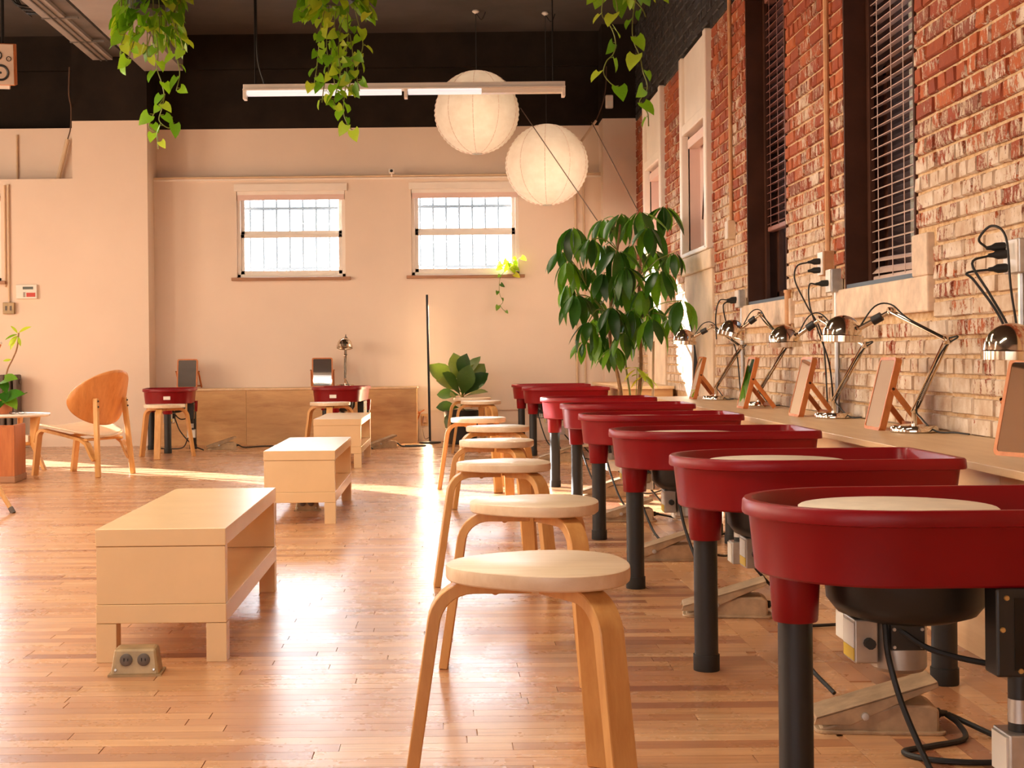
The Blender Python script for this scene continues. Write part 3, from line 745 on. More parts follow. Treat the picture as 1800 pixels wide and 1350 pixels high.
PL = [(0.945, 3.17, -6, 'cast metal foot pedal on the floor under the nearest red wheel, cord looped beside it'),
      (0.885, 4.56, -8, 'cast metal foot pedal with raised treadle between the second and third red wheels'),
      (0.865, 5.80, -4, 'cast metal foot pedal between the third and fourth red wheels'),
      (0.90, 7.15, -6, 'sunlit cast metal foot pedal between the fourth and fifth red wheels'),
      (0.92, 8.40, 0, 'cast metal foot pedal before the sixth red wheel, partly hidden by wheel legs'),
      (0.86, 11.2, 0, 'far cast metal foot pedal before the seventh red wheel'),
      (-2.07, 13.05, 14, 'grey foot pedal on the floor beside the back wheel next to the pillar'),
      (-0.60, 13.05, 22, 'grey foot pedal on the floor right of the farthest white table, against the plywood bench')]
for i, (x, y, a, lab) in enumerate(PL):
    o = ped0 if i == 0 else copy_tree(ped0); o.location = (x, y, 0); o.rotation_euler = (0, 0, math.radians(a)); tag(o, lab, 'foot pedal', 'foot pedals')
def cord_on(parent, pts, r=0.006):
    T(smooth_path(pts, 8), r, 8).build('cord', M['rubber'], parent)
pd = [o for o in COL.objects if o.name.startswith('foot_pedal') and o.parent is None]
cord_on(pd[0], [(0.155, 0, 0.034), (0.175, -0.03, 0.02), (0.17, -0.10, 0.0065), (0.09, -0.16, 0.0065), (0.02, -0.21, 0.0065), (0.06, -0.265, 0.0065), (0.16, -0.28, 0.0065), (0.25, -0.25, 0.0065), (0.27, -0.17, 0.0065), (0.24, -0.07, 0.0065), (0.19, 0.0, 0.02), (0.16, 0.0, 0.034)])
cord_on(pd[1], [(0.155, 0, 0.034), (0.19, -0.02, 0.008), (0.16, -0.12, 0.0065), (0.22, -0.2, 0.0065), (0.38, -0.15, 0.0065)], 0.005)
for k in (2, 3, 4, 5): cord_on(pd[k], [(0.155, 0, 0.034), (0.20, 0.0, 0.025), (0.27, 0.05, 0.008), (0.36, 0.2, 0.008), (0.40, 0.35, 0.008)], 0.005)
cord_on(pd[6], [(0.155, 0, 0.034), (0.22, 0.1, 0.008), (0.40, 0.2, 0.0065), (0.62, 0.12, 0.0065)], 0.006)
cord_on(pd[7], [(0.155, 0, 0.034), (0.2, 0.0, 0.008), (0.32, -0.05, 0.0065), (0.42, -0.02, 0.0065), (0.40, 0.05, 0.0065), (0.26, 0.1, 0.0065)], 0.007)

# ------------------------------------------------------------------ stools
def make_stool():
    t = thing('birch_stool'); n = 48
    def outl(s): return [((0.172*(1+0.062*math.cos(3*(a-PI)))*s)*math.cos(a), (0.172*(1+0.062*math.cos(3*(a-PI)))*s)*math.sin(a)) for a in [2*PI*k/n for k in range(n)]]
    MB().rings([[(x, y, z) for x, y in outl(s)] for s, z in ((0.975, 0.421), (0.995, 0.424), (1.0, 0.43), (1.0, 0.443), (0.995, 0.448), (0.975, 0.450))]).build('seat', M['seat'], t, smooth=True)
    # one bent laminated leg: horizontal run under the seat, quarter bend, splayed shank
    cl = [(0.022, 0.408)]
    for k in range(9):
        a = PI/2*k/8*0.96; cl.append((0.132 + 0.075*math.sin(a), 0.333 + 0.075*math.cos(a)))
    cl.append((0.258, 0.0)); th = 0.012
    nr = []
    for i in range(len(cl)):
        a, b = Vector(cl[max(i-1, 0)]), Vector(cl[min(i+1, len(cl)-1)]); d = (b-a).normalized(); nr.append(Vector((-d.y, d.x)))
    poly = [(c[0]+q.x*th, c[1]+q.y*th) for c, q in zip(cl, nr)] + [(c[0]-q.x*th, c[1]-q.y*th) for c, q in reversed(list(zip(cl, nr)))]
    k = len(cl); m = MB(); vs = []; w = 0.026
    for i in range(2*k):
        vs.append((poly[i][0], -w, max(0, poly[i][1])))
    for i in range(2*k): vs.append((poly[i][0], w, max(0, poly[i][1])))
    N = 2*k; fs = []
    for i in range(k-1):
        fs.append((i, i+1, N-2-i, N-1-i)); fs.append((N+i, N+N-1-i, N+N-2-i, N+i+1))
    for i in range(N): j = (i+1) % N; fs.append((i, N+i, N+j, j))
    m.add(vs, fs); me = m.mesh('leg', M['birch'], True)
    for q in range(3):
        o = bpy.data.objects.new('leg', me); COL.objects.link(o); o.parent = t; o.rotation_euler = (0, 0, PI+2*PI/3*q)
        b = o.modifiers.new('edge', 'BEVEL'); b.width = 0.002; b.segments = 1; b.limit_method = 'ANGLE'
    for q in range(3):
        a = PI+2*PI/3*q; MB().lathe([(0.006, 0.397), (0.007, 0.392), (0.003, 0.390), (0, 0.390)], 8, (0.09*math.cos(a), 0.09*math.sin(a), 0.0)).build('bolt_cap', M['birch'], t)
    return t
st0 = make_stool()
SL = [(0.177, 2.67, 0, 'birch stool nearest the camera in front of the first red wheel'),
      (0.241, 3.81, -4, 'birch stool second from the camera in the stool row'),
      (0.213, 5.20, 6, 'birch stool third from the camera in the stool row'),
      (0.236, 6.54, -3, 'birch stool fourth from the camera in the stool row'),
      (0.283, 7.83, 14, 'sunlit birch stool fifth from the camera in the stool row'),
      (0.204, 8.90, -6, 'sunlit birch stool sixth from the camera, its left leg in full sun'),
      (0.300, 12.2, 0, 'far birch stool seventh in the row, in front of the fiddle-leaf fig'),
      (0.243, 13.15, 8, 'farthest birch stool of the row, close to the fiddle-leaf fig'),
      (-2.40, 12.05, 88, 'birch stool at the wheel beside the cream pillar'),
      (-1.005, 12.22, 93, 'birch stool at the back wheel, half hidden by the farthest white table')]
for i, (x, y, a, lab) in enumerate(SL):
    o = st0 if i == 0 else copy_tree(st0); o.location = (x, y, 0); o.rotation_euler = (0, 0, math.radians(a)); tag(o, lab, 'stool', 'birch stools')
    if i in (7,): o.scale = (1, 1, 1)

# ------------------------------------------------------------------ low tables
def make_table():
    t = thing('low_table'); w, L = 0.18, 1.21
    B(-w, w, 0, L, 0.321, 0.369).build('top', M['table'], t, bevel=0.002)
    B(-w+0.002, w-0.002, 0.002, 0.045, 0.161, 0.320).build('end_panel', M['table'], t, bevel=0.001)
    B(-w+0.002, w-0.002, L-0.045, L-0.002, 0.161, 0.320).build('end_panel', M['table'], t, bevel=0.001)
    B(-w, w, 0, L, 0.108, 0.160).build('shelf', M['table'], t, bevel=0.002)
    for sx in (-1, 1):
        for yy in (0.0, L-0.056):
            a, b = sorted((sx*w, sx*(w-0.056))); B(a, b, yy, yy+0.056, 0, 0.107).build('leg', M['table'], t, bevel=0.001)
    return t
tb0 = make_table()
for i, (x, y, a, lab) in enumerate([(-0.796, 3.93, 0.3, 'cream low table nearest the camera, with the floor outlet box at its leg'),
                                    (-0.745, 7.14, 0, 'cream low table in the middle of the three, standing in the sun streak'),
                                    (-0.83, 10.72, -0.4, 'cream low table farthest from the camera, in front of the back wheel')]):
    o = tb0 if i == 0 else copy_tree(tb0); o.location = (x, y, 0); o.rotation_euler = (0, 0, math.radians(a)); tag(o, lab, 'table', 'cream low tables')

# floor outlet boxes
def floor_outlet(x, y, a, lab):
    t = thing('floor_outlet', lab, 'outlet box', (x, y, 0), math.radians(a), 'floor outlet boxes')
    lo = [(-0.065, 0), (0.065, 0), (0.055, 0.072), (-0.055, 0.072)]
    m = MB(); m.rings([[(px, -0.035 + pz*0.22, pz) for px, pz in lo], [(px*0.98, 0.05 - pz*0.1, pz) for px, pz in lo]]); m.build('body', M['floor_box'], t, bevel=0.008)
    B(-0.07, 0.07, -0.038, 0.055, 0, 0.006).build('flange', M['floor_box'], t)
    for sx in (-1, 1):
        r = MB().lathe([(0.0165, 0), (0.0165, 0.003), (0.015, 0.004), (0, 0.004)], 18, (sx*0.023, -0.0265, 0.043), (0, -1, 0.22)).build('receptacle', M['radiator'], t, smooth=True)
        for dx, w_, h_ in ((-0.005, 0.0022, 0.009), (0.005, 0.0022, 0.007)):
            MB().bar((sx*0.023+dx, -0.0305, 0.0445), (sx*0.023+dx, -0.0325, 0.044), w_, h_).build('slot', M['rubber'], r)
        MB().lathe([(0.004, 0), (0.003, 0.002), (0, 0.002)], 8, (sx*0.05, -0.0325, 0.018), (0, -1, 0.2)).build('screw', M['steel'], t)
    return t
p = at(233, 1187, 3.74)
floor_outlet(p.x, 3.79, 3, 'tan metal floor outlet box with two sockets by the nearest low table')
floor_outlet(-0.77, 7.78, 0, 'tan metal floor outlet box under the middle low table')

# ------------------------------------------------------------------ plywood lounge chair
def make_chair():
    t = thing('plywood_chair', 'orange plywood lounge chair with rounded back standing in the sun streak', 'chair', (-2.66, 10.37, 0), math.radians(62))
    # local: +y faces forward
    def shell(name, fn, nu, nv, th, m):
        mm = MB(); vs = [fn(2*i/(nu-1)-1, 2*j/(nv-1)-1) for j in range(nv) for i in range(nu)]
        mm.add(vs, [(j*nu+i, j*nu+i+1, (j+1)*nu+i+1, (j+1)*nu+i) for j in range(nv-1) for i in range(nu-1)])
        o = mm.build(name, m, t, smooth=True); s = o.modifiers.new('thickness', 'SOLIDIFY'); s.thickness = th; s.offset = 0
        return o
    def sq(u, v):   # square to rounded square / disc
        return u*math.sqrt(max(0, 1-v*v*0.42)), v*math.sqrt(max(0, 1-u*u*0.42))
    def seat(u, v):
        a, b = sq(u, v); x = a*0.29*(1+0.05*b); y = b*0.26+0.0
        z = 0.325 + 0.040*b + 0.03*a*a - (0.03*max(0, b-0.7)/0.3)**1 * 0.5
        return (x, y, z)
    shell('seat', seat, 17, 17, 0.014, M['seat'])
    def back(u, v):
        a, b = u*math.sqrt(max(0, 1-v*v*0.5)), v*math.sqrt(max(0, 1-u*u*0.5))
        x = a*0.31*(1-0.12*max(0, b)); h = (b+1)/2
        return (x*(1.0), -0.215 - 0.13*h + 0.14*a*a, 0.365 + 0.395*h)
    shell('backrest', back, 17, 17, 0.013, M['chairwood'])
    for s in (-1, 1):
        MB().bar((s*0.185, -0.31, 0.0), (s*0.150, -0.262, 0.56), 0.024, 0.042, (0, 1, 0)).build('rear_leg', M['birch'], t, bevel=0.006)
        # bent front leg and seat rail
        path = [(s*0.20, 0.275, 0.0), (s*0.20, 0.235, 0.27)]
        for k in range(7):
            a = PI/2*k/6; path.append((s*0.20, 0.235-0.055*(1-math.cos(a)), 0.27+0.06*math.sin(a)))
        path += [(s*0.195, 0.0, 0.300), (s*0.19, -0.16, 0.268), (s*0.188, -0.215, 0.235), (s*0.187, -0.262, 0.15), (s*0.186, -0.285, 0.12)]
        m = MB(); path = [Vector(q) for q in path]; w = 0.026; rings_ = []
        for i, q in enumerate(path):
            d = (path[min(i+1, len(path)-1)]-path[max(i-1, 0)]).normalized(); nx = Vector((1, 0, 0)); ny = d.cross(nx).normalized()
            rings_.append([q+nx*w+ny*0.010, q-nx*w+ny*0.010, q-nx*w-ny*0.010, q+nx*w-ny*0.010])
        m.rings(rings_); m.build('front_leg', M['birch'], t, smooth=True)
        MB().lathe([(0, 0), (0.011, 0), (0.010, 0.012), (0, 0.012)], 10, (s*0.20, 0.275, 0)).build('glide', M['rubber'], t)
        for z_ in (0.50, 0.54): MB().lathe([(0.007, 0), (0.006, 0.004), (0, 0.004)], 10, (s*(0.153+(0.56-z_)*0.06), -0.287+(0.56-z_)*-0.08, z_), (0, -1, 0)).build('bolt', M['rubber'], t)
    MB().bar((-0.19, -0.02, 0.292), (0.19, -0.02, 0.292), 0.05, 0.016).build('cross_rail', M['birch'], t)
    MB().bar((-0.19, -0.19, 0.265), (0.19, -0.19, 0.265), 0.05, 0.016).build('cross_rail', M['birch'], t)
    return t
make_chair()

# ------------------------------------------------------------------ left edge: side table, crate, plants, radiator
TC = Vector((-3.36, 10.98, 0))
t = thing('side_table', 'round white-topped side table with angular birch legs behind the lounge chair', 'side table', TC)
MB().lathe([(0, 0.402), (0.27, 0.402), (0.285, 0.408), (0.29, 0.416), (0.285, 0.424), (0, 0.426)], 40).build('top', M['white_trim'], t, smooth=True)
MB().lathe([(0, 0.185), (0.20, 0.185), (0.205, 0.19), (0.205, 0.205), (0.20, 0.21), (0, 0.21)], 32).build('shelf', M['birch'], t, smooth=True)
for k in range(3):
    a = math.radians(-28 + 120*k); u = Vector((math.cos(a), math.sin(a), 0)); q = Vector((-u.y, u.x, 0))
    ol = [(0.20, 0.402), (0.285, 0.402), (0.235, 0.21), (0.345, 0.0), (0.315, 0.0), (0.19, 0.20)]
    m = MB(); m.rings([[u*r_ + q*s_*0.013 + Vector((0, 0, z_)) for r_, z_ in ol] for s_ in (-1, 1)]); m.build('leg', M['birch'], t, bevel=0.003)
tag(B(-0.045, 0.02, -0.04, 0.04, 0, 0.055).build('small_box', M['green_box'], loc=TC+Vector((0.06, -0.10, 0.211)), bevel=0.004), 'small green box on the lower shelf of the side table', 'box')
tag(B(-0.025, 0.025, -0.025, 0.025, 0, 0.052).build('small_box', M['white_trim'], loc=TC+Vector((0.135, -0.10, 0.211)), bevel=0.004), 'small cream cube beside the green box on the lower shelf', 'box')
gl = thing('eyeglasses', 'thin black wire eyeglasses lying on the white side table', 'glasses', TC+Vector((0.10, -0.2, 0.427)))
for s in (-1, 1):
    T([(s*0.033+0.025*math.cos(a), 0.02*math.sin(a)*0.3, 0.012+0.010*math.sin(a)) for a in [2*PI*k/14 for k in range(15)]], 0.0018, 6).build('rim', M['dark_metal'], gl)
    T([(s*0.058, 0, 0.012), (s*0.06, 0.11, 0.006)], 0.0018, 6).build('temple', M['dark_metal'], gl)
T([(-0.008, 0, 0.015), (0.008, 0, 0.015)], 0.0018, 6).build('bridge', M['dark_metal'], gl)
# crate
p = at(22, 850, 9.66)
t = thing('wooden_crate', 'upright orange-brown plywood crate at the picture edge beside the side table', 'crate', (p.x-0.21, 9.86, 0), math.radians(4))
for a in ((-0.20, -0.185), (0.185, 0.20)): B(a[0], a[1], -0.17, 0.17, 0.045, 0.395).build('side_panel', M['crate'], t, bevel=0.002)
for a in ((-0.185, -0.17), ): B(-0.185, 0.185, -0.17, -0.155, 0.045, 0.38).build('front_panel', M['crate'], t); B(-0.185, 0.185, 0.155, 0.17, 0.045, 0.38).build('back_panel', M['crate'], t)
B(-0.205, 0.205, -0.178, 0.178, 0.0, 0.045).build('plinth', M['sill_wood'], t, bevel=0.004)
B(-0.185, 0.185, -0.155, 0.155, 0.30, 0.315).build('lid', M['crate'], t)
# round stool whose splayed leg reaches into the frame
foot = at(21, 903, 7.80); foot.z = 0
t = thing('tripod_stool', 'wooden tripod stool with splayed dowel legs and dark feet, cut off at the picture edge', 'stool', (foot.x-0.36, 7.95, 0))
MB().lathe([(0, 0.41), (0.16, 0.41), (0.17, 0.42), (0.17, 0.435), (0.16, 0.44), (0, 0.44)], 32).build('seat', M['birch'], t, smooth=True)
for a in (-22.6, 97.4, 217.4):
    u = Vector((math.cos(math.radians(a)), math.sin(math.radians(a)), 0))
    lg = T([u*0.10+Vector((0, 0, 0.41)), u*0.385+Vector((0, 0, 0.02))], [0.019, 0.013], 12).build('leg', M['birch'], t, smooth=True)
    T([u*0.38+Vector((0, 0, 0.03)), u*0.40+Vector((0, 0, 0.0))], 0.0155, 10).build('rubber_foot', M['radiator'], lg)
# radiator
r0 = at(-60, 660, 13.55); r1 = at(35, 660, 13.55)
t = thing('radiator', 'dark grey column radiator against the cream wall behind the side table', 'radiator', ((r0.x+r1.x)/2, 13.57, 0))
n = 8; wdt = r1.x-r0.x
for k in range(n):
    x = -wdt/2 + wdt*(k+0.5)/n
    B(x-wdt/n*0.36, x+wdt/n*0.36, -0.07, 0.07, 0.09, 0.70).build('fin', M['radiator'], t, bevel=0.015)
for z_ in (0.14, 0.63): T([(-wdt/2, 0, z_), (wdt/2, 0, z_)], 0.025, 10).build('header_pipe', M['radiator'], t)
for s in (-1, 1): B(s*wdt*0.42-0.02, s*wdt*0.42+0.02, -0.06, 0.06, 0, 0.1).build('foot', M['radiator'], t)
# plant stand cut by the frame
q = at(12, 600, 11.6)
t = thing('plant_stand', 'white-topped plant stand with slanted wooden legs at the picture edge', 'plant stand', (q.x-0.33, 11.75, 0))
B(-0.2, 0.2, -0.15, 0.15, q.z-0.02, q.z).build('tray', M['white_trim'], t, bevel=0.004)
for s in (-1, 1):
    for yy in (-0.12, 0.12):
        MB().bar((s*0.185, yy, q.z-0.02), (s*0.185-0.21*1.0, yy, q.z-0.50), 0.028, 0.028).build('brace', M['frame_wood'], t)
        MB().bar((s*0.17-0.03, yy, 0), (s*0.17-0.03, yy, q.z-0.02), 0.024, 0.024).build('leg', M['frame_wood'], t) if s < 0 else MB().bar((-0.10, yy*1.0, 0), (-0.03, yy, q.z-0.5), 0.02, 0.02).build('leg', M['frame_wood'], t)

# ------------------------------------------------------------------ leaves
def heart_leaf():
    out = [(0, 0), (0.10, 0.30), (-0.02, 0.40), (0.25, 0.50), (0.55, 0.40), (0.85, 0.16), (1.0, 0.0)]
    vs = [(0.08, 0, 0), (0.5, 0, 0.0), (1.0, 0, -0.10)]; 
    L = [(x, y*0.8, 0.12*abs(y) - 0.10*max(0, x-0.4)**1.5) for x, y in [(0.02, 0.22), (-0.08, 0.40), (0.15, 0.50), (0.45, 0.44), (0.75, 0.24)]]
    R = [(x, -y, z) for x, y, z in L]
    v = vs + L + R; f = [(0, 1, 5, 4, 3), (1, 6, 5), (1, 7, 6), (1, 2, 7), (0, 8, 9, 10, 1), (1, 10, 11), (1, 11, 12), (1, 12, 2)]
    return v, f
def long_leaf(ratio=0.34, n=6, droop=0.35, fold=0.18, wide_at=0.5, nose=1.0):
    v = []; f = []
    for i in range(n+1):
        t = i/n; w = ratio/2*(math.sin(PI*t**(math.log(0.5)/math.log(wide_at)))**0.8 if 0 < t < 1 else 0.02)
        z = -droop*t*t; v += [(t, w, z+fold*w), (t, 0, z), (t, -w, z+fold*w)]
    for i in range(n):
        a = 3*i; b = a+3; f += [(a, a+1, b+1, b), (a+1, a+2, b+2, b+1)]
    return v, f
def leaf_mesh(vf, m): q = MB().add(*vf); return q.mesh('leaf', m, True)
LM = {k: leaf_mesh(heart_leaf(), M[k]) for k in ('pothos', 'lime_leaf', 'variegated_leaf')}
LM['umbrella'] = [leaf_mesh(long_leaf(0.36, 6, dr, 0.25, 0.52), M['umbrella_leaf']) for dr in (0.2, 0.4, 0.55)]
LM['fig'] = leaf_mesh(long_leaf(0.58, 7, 0.22, 0.22, 0.62), M['fig_leaf'])
LM['lime_long'] = leaf_mesh(long_leaf(0.34, 6, 0.3, 0.2, 0.5), M['lime_leaf'])
rl = random.Random(21)
def put_leaf(parent, me, pos, direction, size, roll=0.0, up=(0, 0, 1)):
    d = Vector(direction).normalized(); u = Vector(up)
    if abs(d.dot(u)) > 0.97: u = Vector((0, -1, 0.2))
    y = u.cross(d).normalized(); z = d.cross(y)
    R = Matrix((d, y, z)).transposed() @ Matrix.Rotation(roll, 3, 'X')
    o = bpy.data.objects.new('leaf', me); COL.objects.link(o); o.parent = parent
    o.matrix_basis = Matrix.Translation(Vector(pos)-Vector(parent.location)) @ (R @ Matrix.Diagonal((size, size, size))).to_4x4()
    return o
def strand(t, pts, me, size, every, r=0.0035, stem=None, jit=1.0, first=0.0):
    loc = Vector(t.location); q = smooth_path(pts, 6)
    T([p_-loc for p_ in q], r, 5).build('vine', stem or M['stem'], t)
    acc = first; side = 1
    for a, b in zip(q, q[1:]):
        acc += (b-a).length
        if acc > every:
            acc = rl.uniform(0, every*0.3); side *= -1
            d = Vector((side*rl.uniform(0.1, 0.9), -rl.uniform(0.1, 0.7)*jit, -rl.uniform(0.5, 1.2)))
            off = Vector((side*rl.uniform(0.01, 0.025), -rl.uniform(0, 0.02), 0))
            T([b-loc, b+off-loc], 0.002, 4).build('petiole', stem or M['stem'], t)
            put_leaf(t, me, b+off, d, size*rl.uniform(0.65, 1.2), rl.uniform(-1.1, 1.1), up=(side*0.3, -1, 0.3))
def hanging(label, px, py, Y, strands, ncrown, cw, ch, size, leaf='pothos', seed=1, pot='pot_white', every=0.06):
    global rl; rl = random.Random(seed)
    c = at(px, py, Y); t = thing('hanging_pothos', label, 'hanging plant', c, group='hanging pothos plants')
    MB().lathe([(0, -0.02), (0.10, -0.02), (0.125, 0.0), (0.15, 0.16), (0.155, 0.175), (0.14, 0.175), (0.13, 0.15), (0, 0.15)], 24).build('pot', M[pot], t, smooth=True)
    MB().lathe([(0, 0.155), (0.135, 0.155)], 20).build('soil', M['soil'], t)
    for k in range(3):
        a = 2*PI*k/3+0.4; T([(0.15*math.cos(a), 0.15*math.sin(a), 0.17), (0, 0, 0.75)], 0.003, 5).build('cord', M['string'], t)
    T([(0, 0, 0.75), (0, 0, ZC-c.z)], 0.004, 5).build('cord', M['string'], t)
    for k in range(ncrown):
        a = rl.uniform(0, 2*PI); rr = rl.uniform(0.75, 1.0); h = rl.uniform(-1, 0.55)
        pos = c + Vector((math.cos(a)*cw*rr, math.sin(a)*cw*rr*0.8, ch*h + 0.06))
        d = Vector((math.cos(a)*0.6, math.sin(a)*0.6-0.2, -rl.uniform(0.4, 1.2)))
        put_leaf(t, LM[leaf], pos, d, size*rl.uniform(0.75, 1.25), rl.uniform(-1.0, 1.0), up=(math.cos(a)*0.6, math.sin(a)*0.8-0.3, 0.5))
        if k % 3 == 0:
            s0 = Vector((0.1*math.cos(a), 0.1*math.sin(a), 0.16)); e0 = pos-c
            T(smooth_path([s0, (s0+e0)/2*1.25+Vector((0, 0, 0.05)), e0], 4), 0.003, 4).build('vine', M['stem'], t)
    for s in strands: strand(t, [at(x_, y_, Y-0.14+dy_) for x_, y_, dy_ in s], LM[leaf], size*0.9, every)
    return t
z0 = 0.0
hanging('bushy hanging pothos under the grey ceiling beam with long bare trailing tips', 262, 15, 8.6,
        [[(250, 40, 0), (235, 75, 0), (225, 105, -.03), (207, 118, 0)], [(300, 30, 0), (318, 70, 0), (325, 95, -.02)], [(275, 60, 0), (278, 95, 0), (276, 120, 0), (284, 145, 0), (288, 170, 0), (276, 190, 0), (262, 222, 0.05), (275, 236, .05), (278, 262, .05)],
         [(308, 70, 0), (312, 105, 0), (316, 130, 0), (310, 160, 0)], [(290, 165, 0), (285, 190, 0), (280, 212, .02), (298, 225, .02), (303, 205, .02)], [(230, 40, 0), (215, 70, 0), (212, 95, 0)], [(265, 60, 0), (258, 90, 0), (262, 108, 0)]],
        170, 0.205, 0.25, 0.094, seed=4, pot='pot_black', every=0.07)
hanging('hanging pothos with a dense narrow curtain of vines in front of the strip light', 592, -2, 9.0,
        [[(570, 20, 0), (562, 60, -.03), (560, 90, 0), (556, 125, 0), (552, 150, 0)], [(590, 20, 0), (585, 70, -.05), (582, 110, -.04), (588, 150, 0), (578, 180, 0)], [(610, 20, 0), (612, 60, -.04), (608, 100, 0), (610, 130, 0), (606, 165, 0), (604, 195, 0), (608, 212, 0), (618, 228, 0)],
         [(625, 20, 0), (632, 50, 0), (638, 80, 0), (630, 110, 0), (628, 140, 0), (632, 160, 0)], [(600, 40, -.06), (595, 90, -.05), (598, 130, -.03), (590, 165, 0), (586, 188, 0)], [(576, 40, -.03), (574, 80, -.03), (578, 120, 0), (570, 150, 0), (566, 180, 0)], [(648, 10, 0), (655, 25, 0), (650, 32, 0)], [(545, 8, 0), (530, 22, 0), (520, 36, 0)], [(615, 60, -.05), (620, 95, -.05), (618, 130, -.02), (612, 160, 0)]],
        110, 0.20, 0.15, 0.092, seed=9, pot='pot_black', every=0.05)
hanging('sparse hanging pothos with two long thin vines near the brick wall corner', 1095, -38, 8.2,
        [[(1062, -10, 0), (1058, 25, 0), (1075, 50, 0), (1082, 75, 0), (1078, 95, 0), (1066, 108, 0), (1061, 128, 0), (1072, 145, 0), (1090, 158, 0)], [(1118, -5, 0), (1112, 35, 0), (1113, 70, 0), (1125, 100, 0), (1130, 125, 0), (1138, 155, 0), (1124, 180, 0), (1138, 198, 0), (1140, 222, 0)],
         [(1080, -10, 0), (1085, 20, -.03), (1072, 40, 0)], [(1105, -10, 0), (1128, 15, 0), (1135, 30, 0)]],
        60, 0.20, 0.13, 0.115, seed=13, every=0.11)

# ------------------------------------------------------------------ umbrella tree
rl = random.Random(5)
TB = Vector((1.36, 10.55, 0))
t = thing('umbrella_tree', 'tall umbrella tree with drooping dark green leaflets in front of the brick wall', 'plant', TB)
MB().lathe([(0, 0), (0.15, 0), (0.16, 0.01), (0.19, 0.30), (0.195, 0.33), (0.18, 0.33), (0.175, 0.28), (0, 0.28)], 28).build('pot', M['terra'], t, smooth=True)
MB().lathe([(0, 0.29), (0.176, 0.29)], 20).build('soil', M['soil'], t)
def tpt(x, y, dy=0.0): return at(x, y, TB.y+dy)
trunks = [[(1092, 700, 0), (1086, 660, 0), (1074, 610, 0), (1072, 560, 0.02), (1078, 500, 0.03), (1085, 440, 0.0), (1090, 395, 0)],
          [(1108, 700, .05), (1100, 640, .05), (1098, 590, .05), (1060, 545, .05), (1030, 500, .0), (1012, 430, 0)],
          [(1123, 700, -.03), (1127, 640, -.03), (1124, 560, -.02), (1124, 490, 0), (1127, 420, 0), (1122, 380, 0)]]
for k, tr in enumerate(trunks):
    pts = [Vector((TB.x + (k-1)*0.06, TB.y, 0.28))] + [tpt(x, y, dy) for x, y, dy in tr]
    q = smooth_path(pts, 5); n_ = len(q); T([p_-TB for p_ in q], [(0.017 if k != 1 else 0.009)*(1-0.55*i/n_) for i in range(n_)], 8).build('trunk', M['bark'] if k != 1 else M['stem'], t, smooth=True)
HUBS = [(1166, 363, .1, 1.1), (1125, 372, -.1, 1.1), (1092, 376, .05, 1.05), (1062, 385, .2, 0.95), (1008, 400, 0, 1.1), (1040, 420, -.15, 1.05), (985, 442, .1, .9), (998, 460, -.1, .95),
        (1085, 440, -.2, 1.15), (1112, 430, .15, 1.0), (1150, 440, .2, .9), (1184, 445, 0, .85), (1160, 475, -.15, 1.05), (1062, 480, -.05, 1.0), (1095, 500, .1, 1.1), (1130, 510, -.1, .95),
        (1012, 518, 0, 1.1), (1040, 520, .2, .9), (1075, 540, -.2, 1.15), (1110, 545, -.1, 1.1), (1150, 540, .15, .8), (1198, 528, -.1, 1.0), (1180, 560, .2, .7), (1035, 565, -.1, 1.1), (1060, 590, .1, 1.0), (1145, 560, -.2, 1.1), (1115, 572, .1, .9), (1080, 610, -.05, .8), (1028, 600, .15, .8), (1000, 500, .2, .8), (1100, 470, -.25, 1.0), (1065, 430, .2, 1.0), (1030, 470, .1, 1.0), (1140, 400, -.2, 1.0), (1095, 585, -.25, .9), (1055, 555, .25, 1.0)]
for hx, hy, dy, sc in HUBS:
    h = tpt(hx, hy, dy*1.2)
    if h.x > 1.64: h = at(hx, hy, h.y*1.64/h.x)
    k = min(range(3), key=lambda i: min((h-tpt(x, y+60, d_)).length for x, y, d_ in trunks[i]))
    base = min((tpt(x, y, d_) for x, y, d_ in trunks[k] if y < 640), key=lambda q: (q-h-Vector((0, 0, -0.15))).length)
    T([p_-TB for p_ in smooth_path([base, (base+h)/2+Vector((0, 0, 0.04)), h], 4)], 0.0045, 5).build('branch', M['stem'], t)
    n_ = rl.choice((7, 8, 9)); a0 = rl.uniform(0, 2*PI)
    for i in range(n_):
        a = a0+2*PI*i/n_+rl.uniform(-0.2, 0.2); el = rl.uniform(-1.5, -0.45)
        d = Vector((math.cos(a), math.sin(a)*0.9, el*1.1)); st = h + Vector((math.cos(a), math.sin(a), -0.2))*0.025
        put_leaf(t, rl.choice(LM['umbrella']), st, d, rl.uniform(0.17, 0.235)*sc, rl.uniform(-0.3, 0.3))
for hx, hy in ((1120, 640), (1132, 652)):   # young bright shoot at the foot
    h = tpt(hx, hy+8, -0.1); T([Vector((0.03, 0, 0.28)), h-TB], 0.003, 5).build('branch', M['stem'], t)
    for i in range(5):
        a = i*1.3; put_leaf(t, LM['lime_long'], h, (math.cos(a), math.sin(a), 0.25 if i % 2 else -0.5), 0.14)
T([Vector((0.17, 0.06, 0.28)), tpt(1149, 600, 0.06)-TB], 0.010, 8).build('support_cane', M['beige_pipe'], t, smooth=True)
for (x0_, y0_, Y0_, x1_, y1_, Y1_) in ((915, 190, 11.6, 1050, 388, 10.6), (1040, 215, 11.6, 1122, 372, 10.5)):
    T([at(x0_, y0_, Y0_)-TB + (at(x0_, y0_, Y0_)-at(x1_, y1_, Y1_))*s_ for s_ in (0.0,)] + [at(x1_, y1_, Y1_)-TB], 0.004, 5).build('tie_string', M['string'], t)

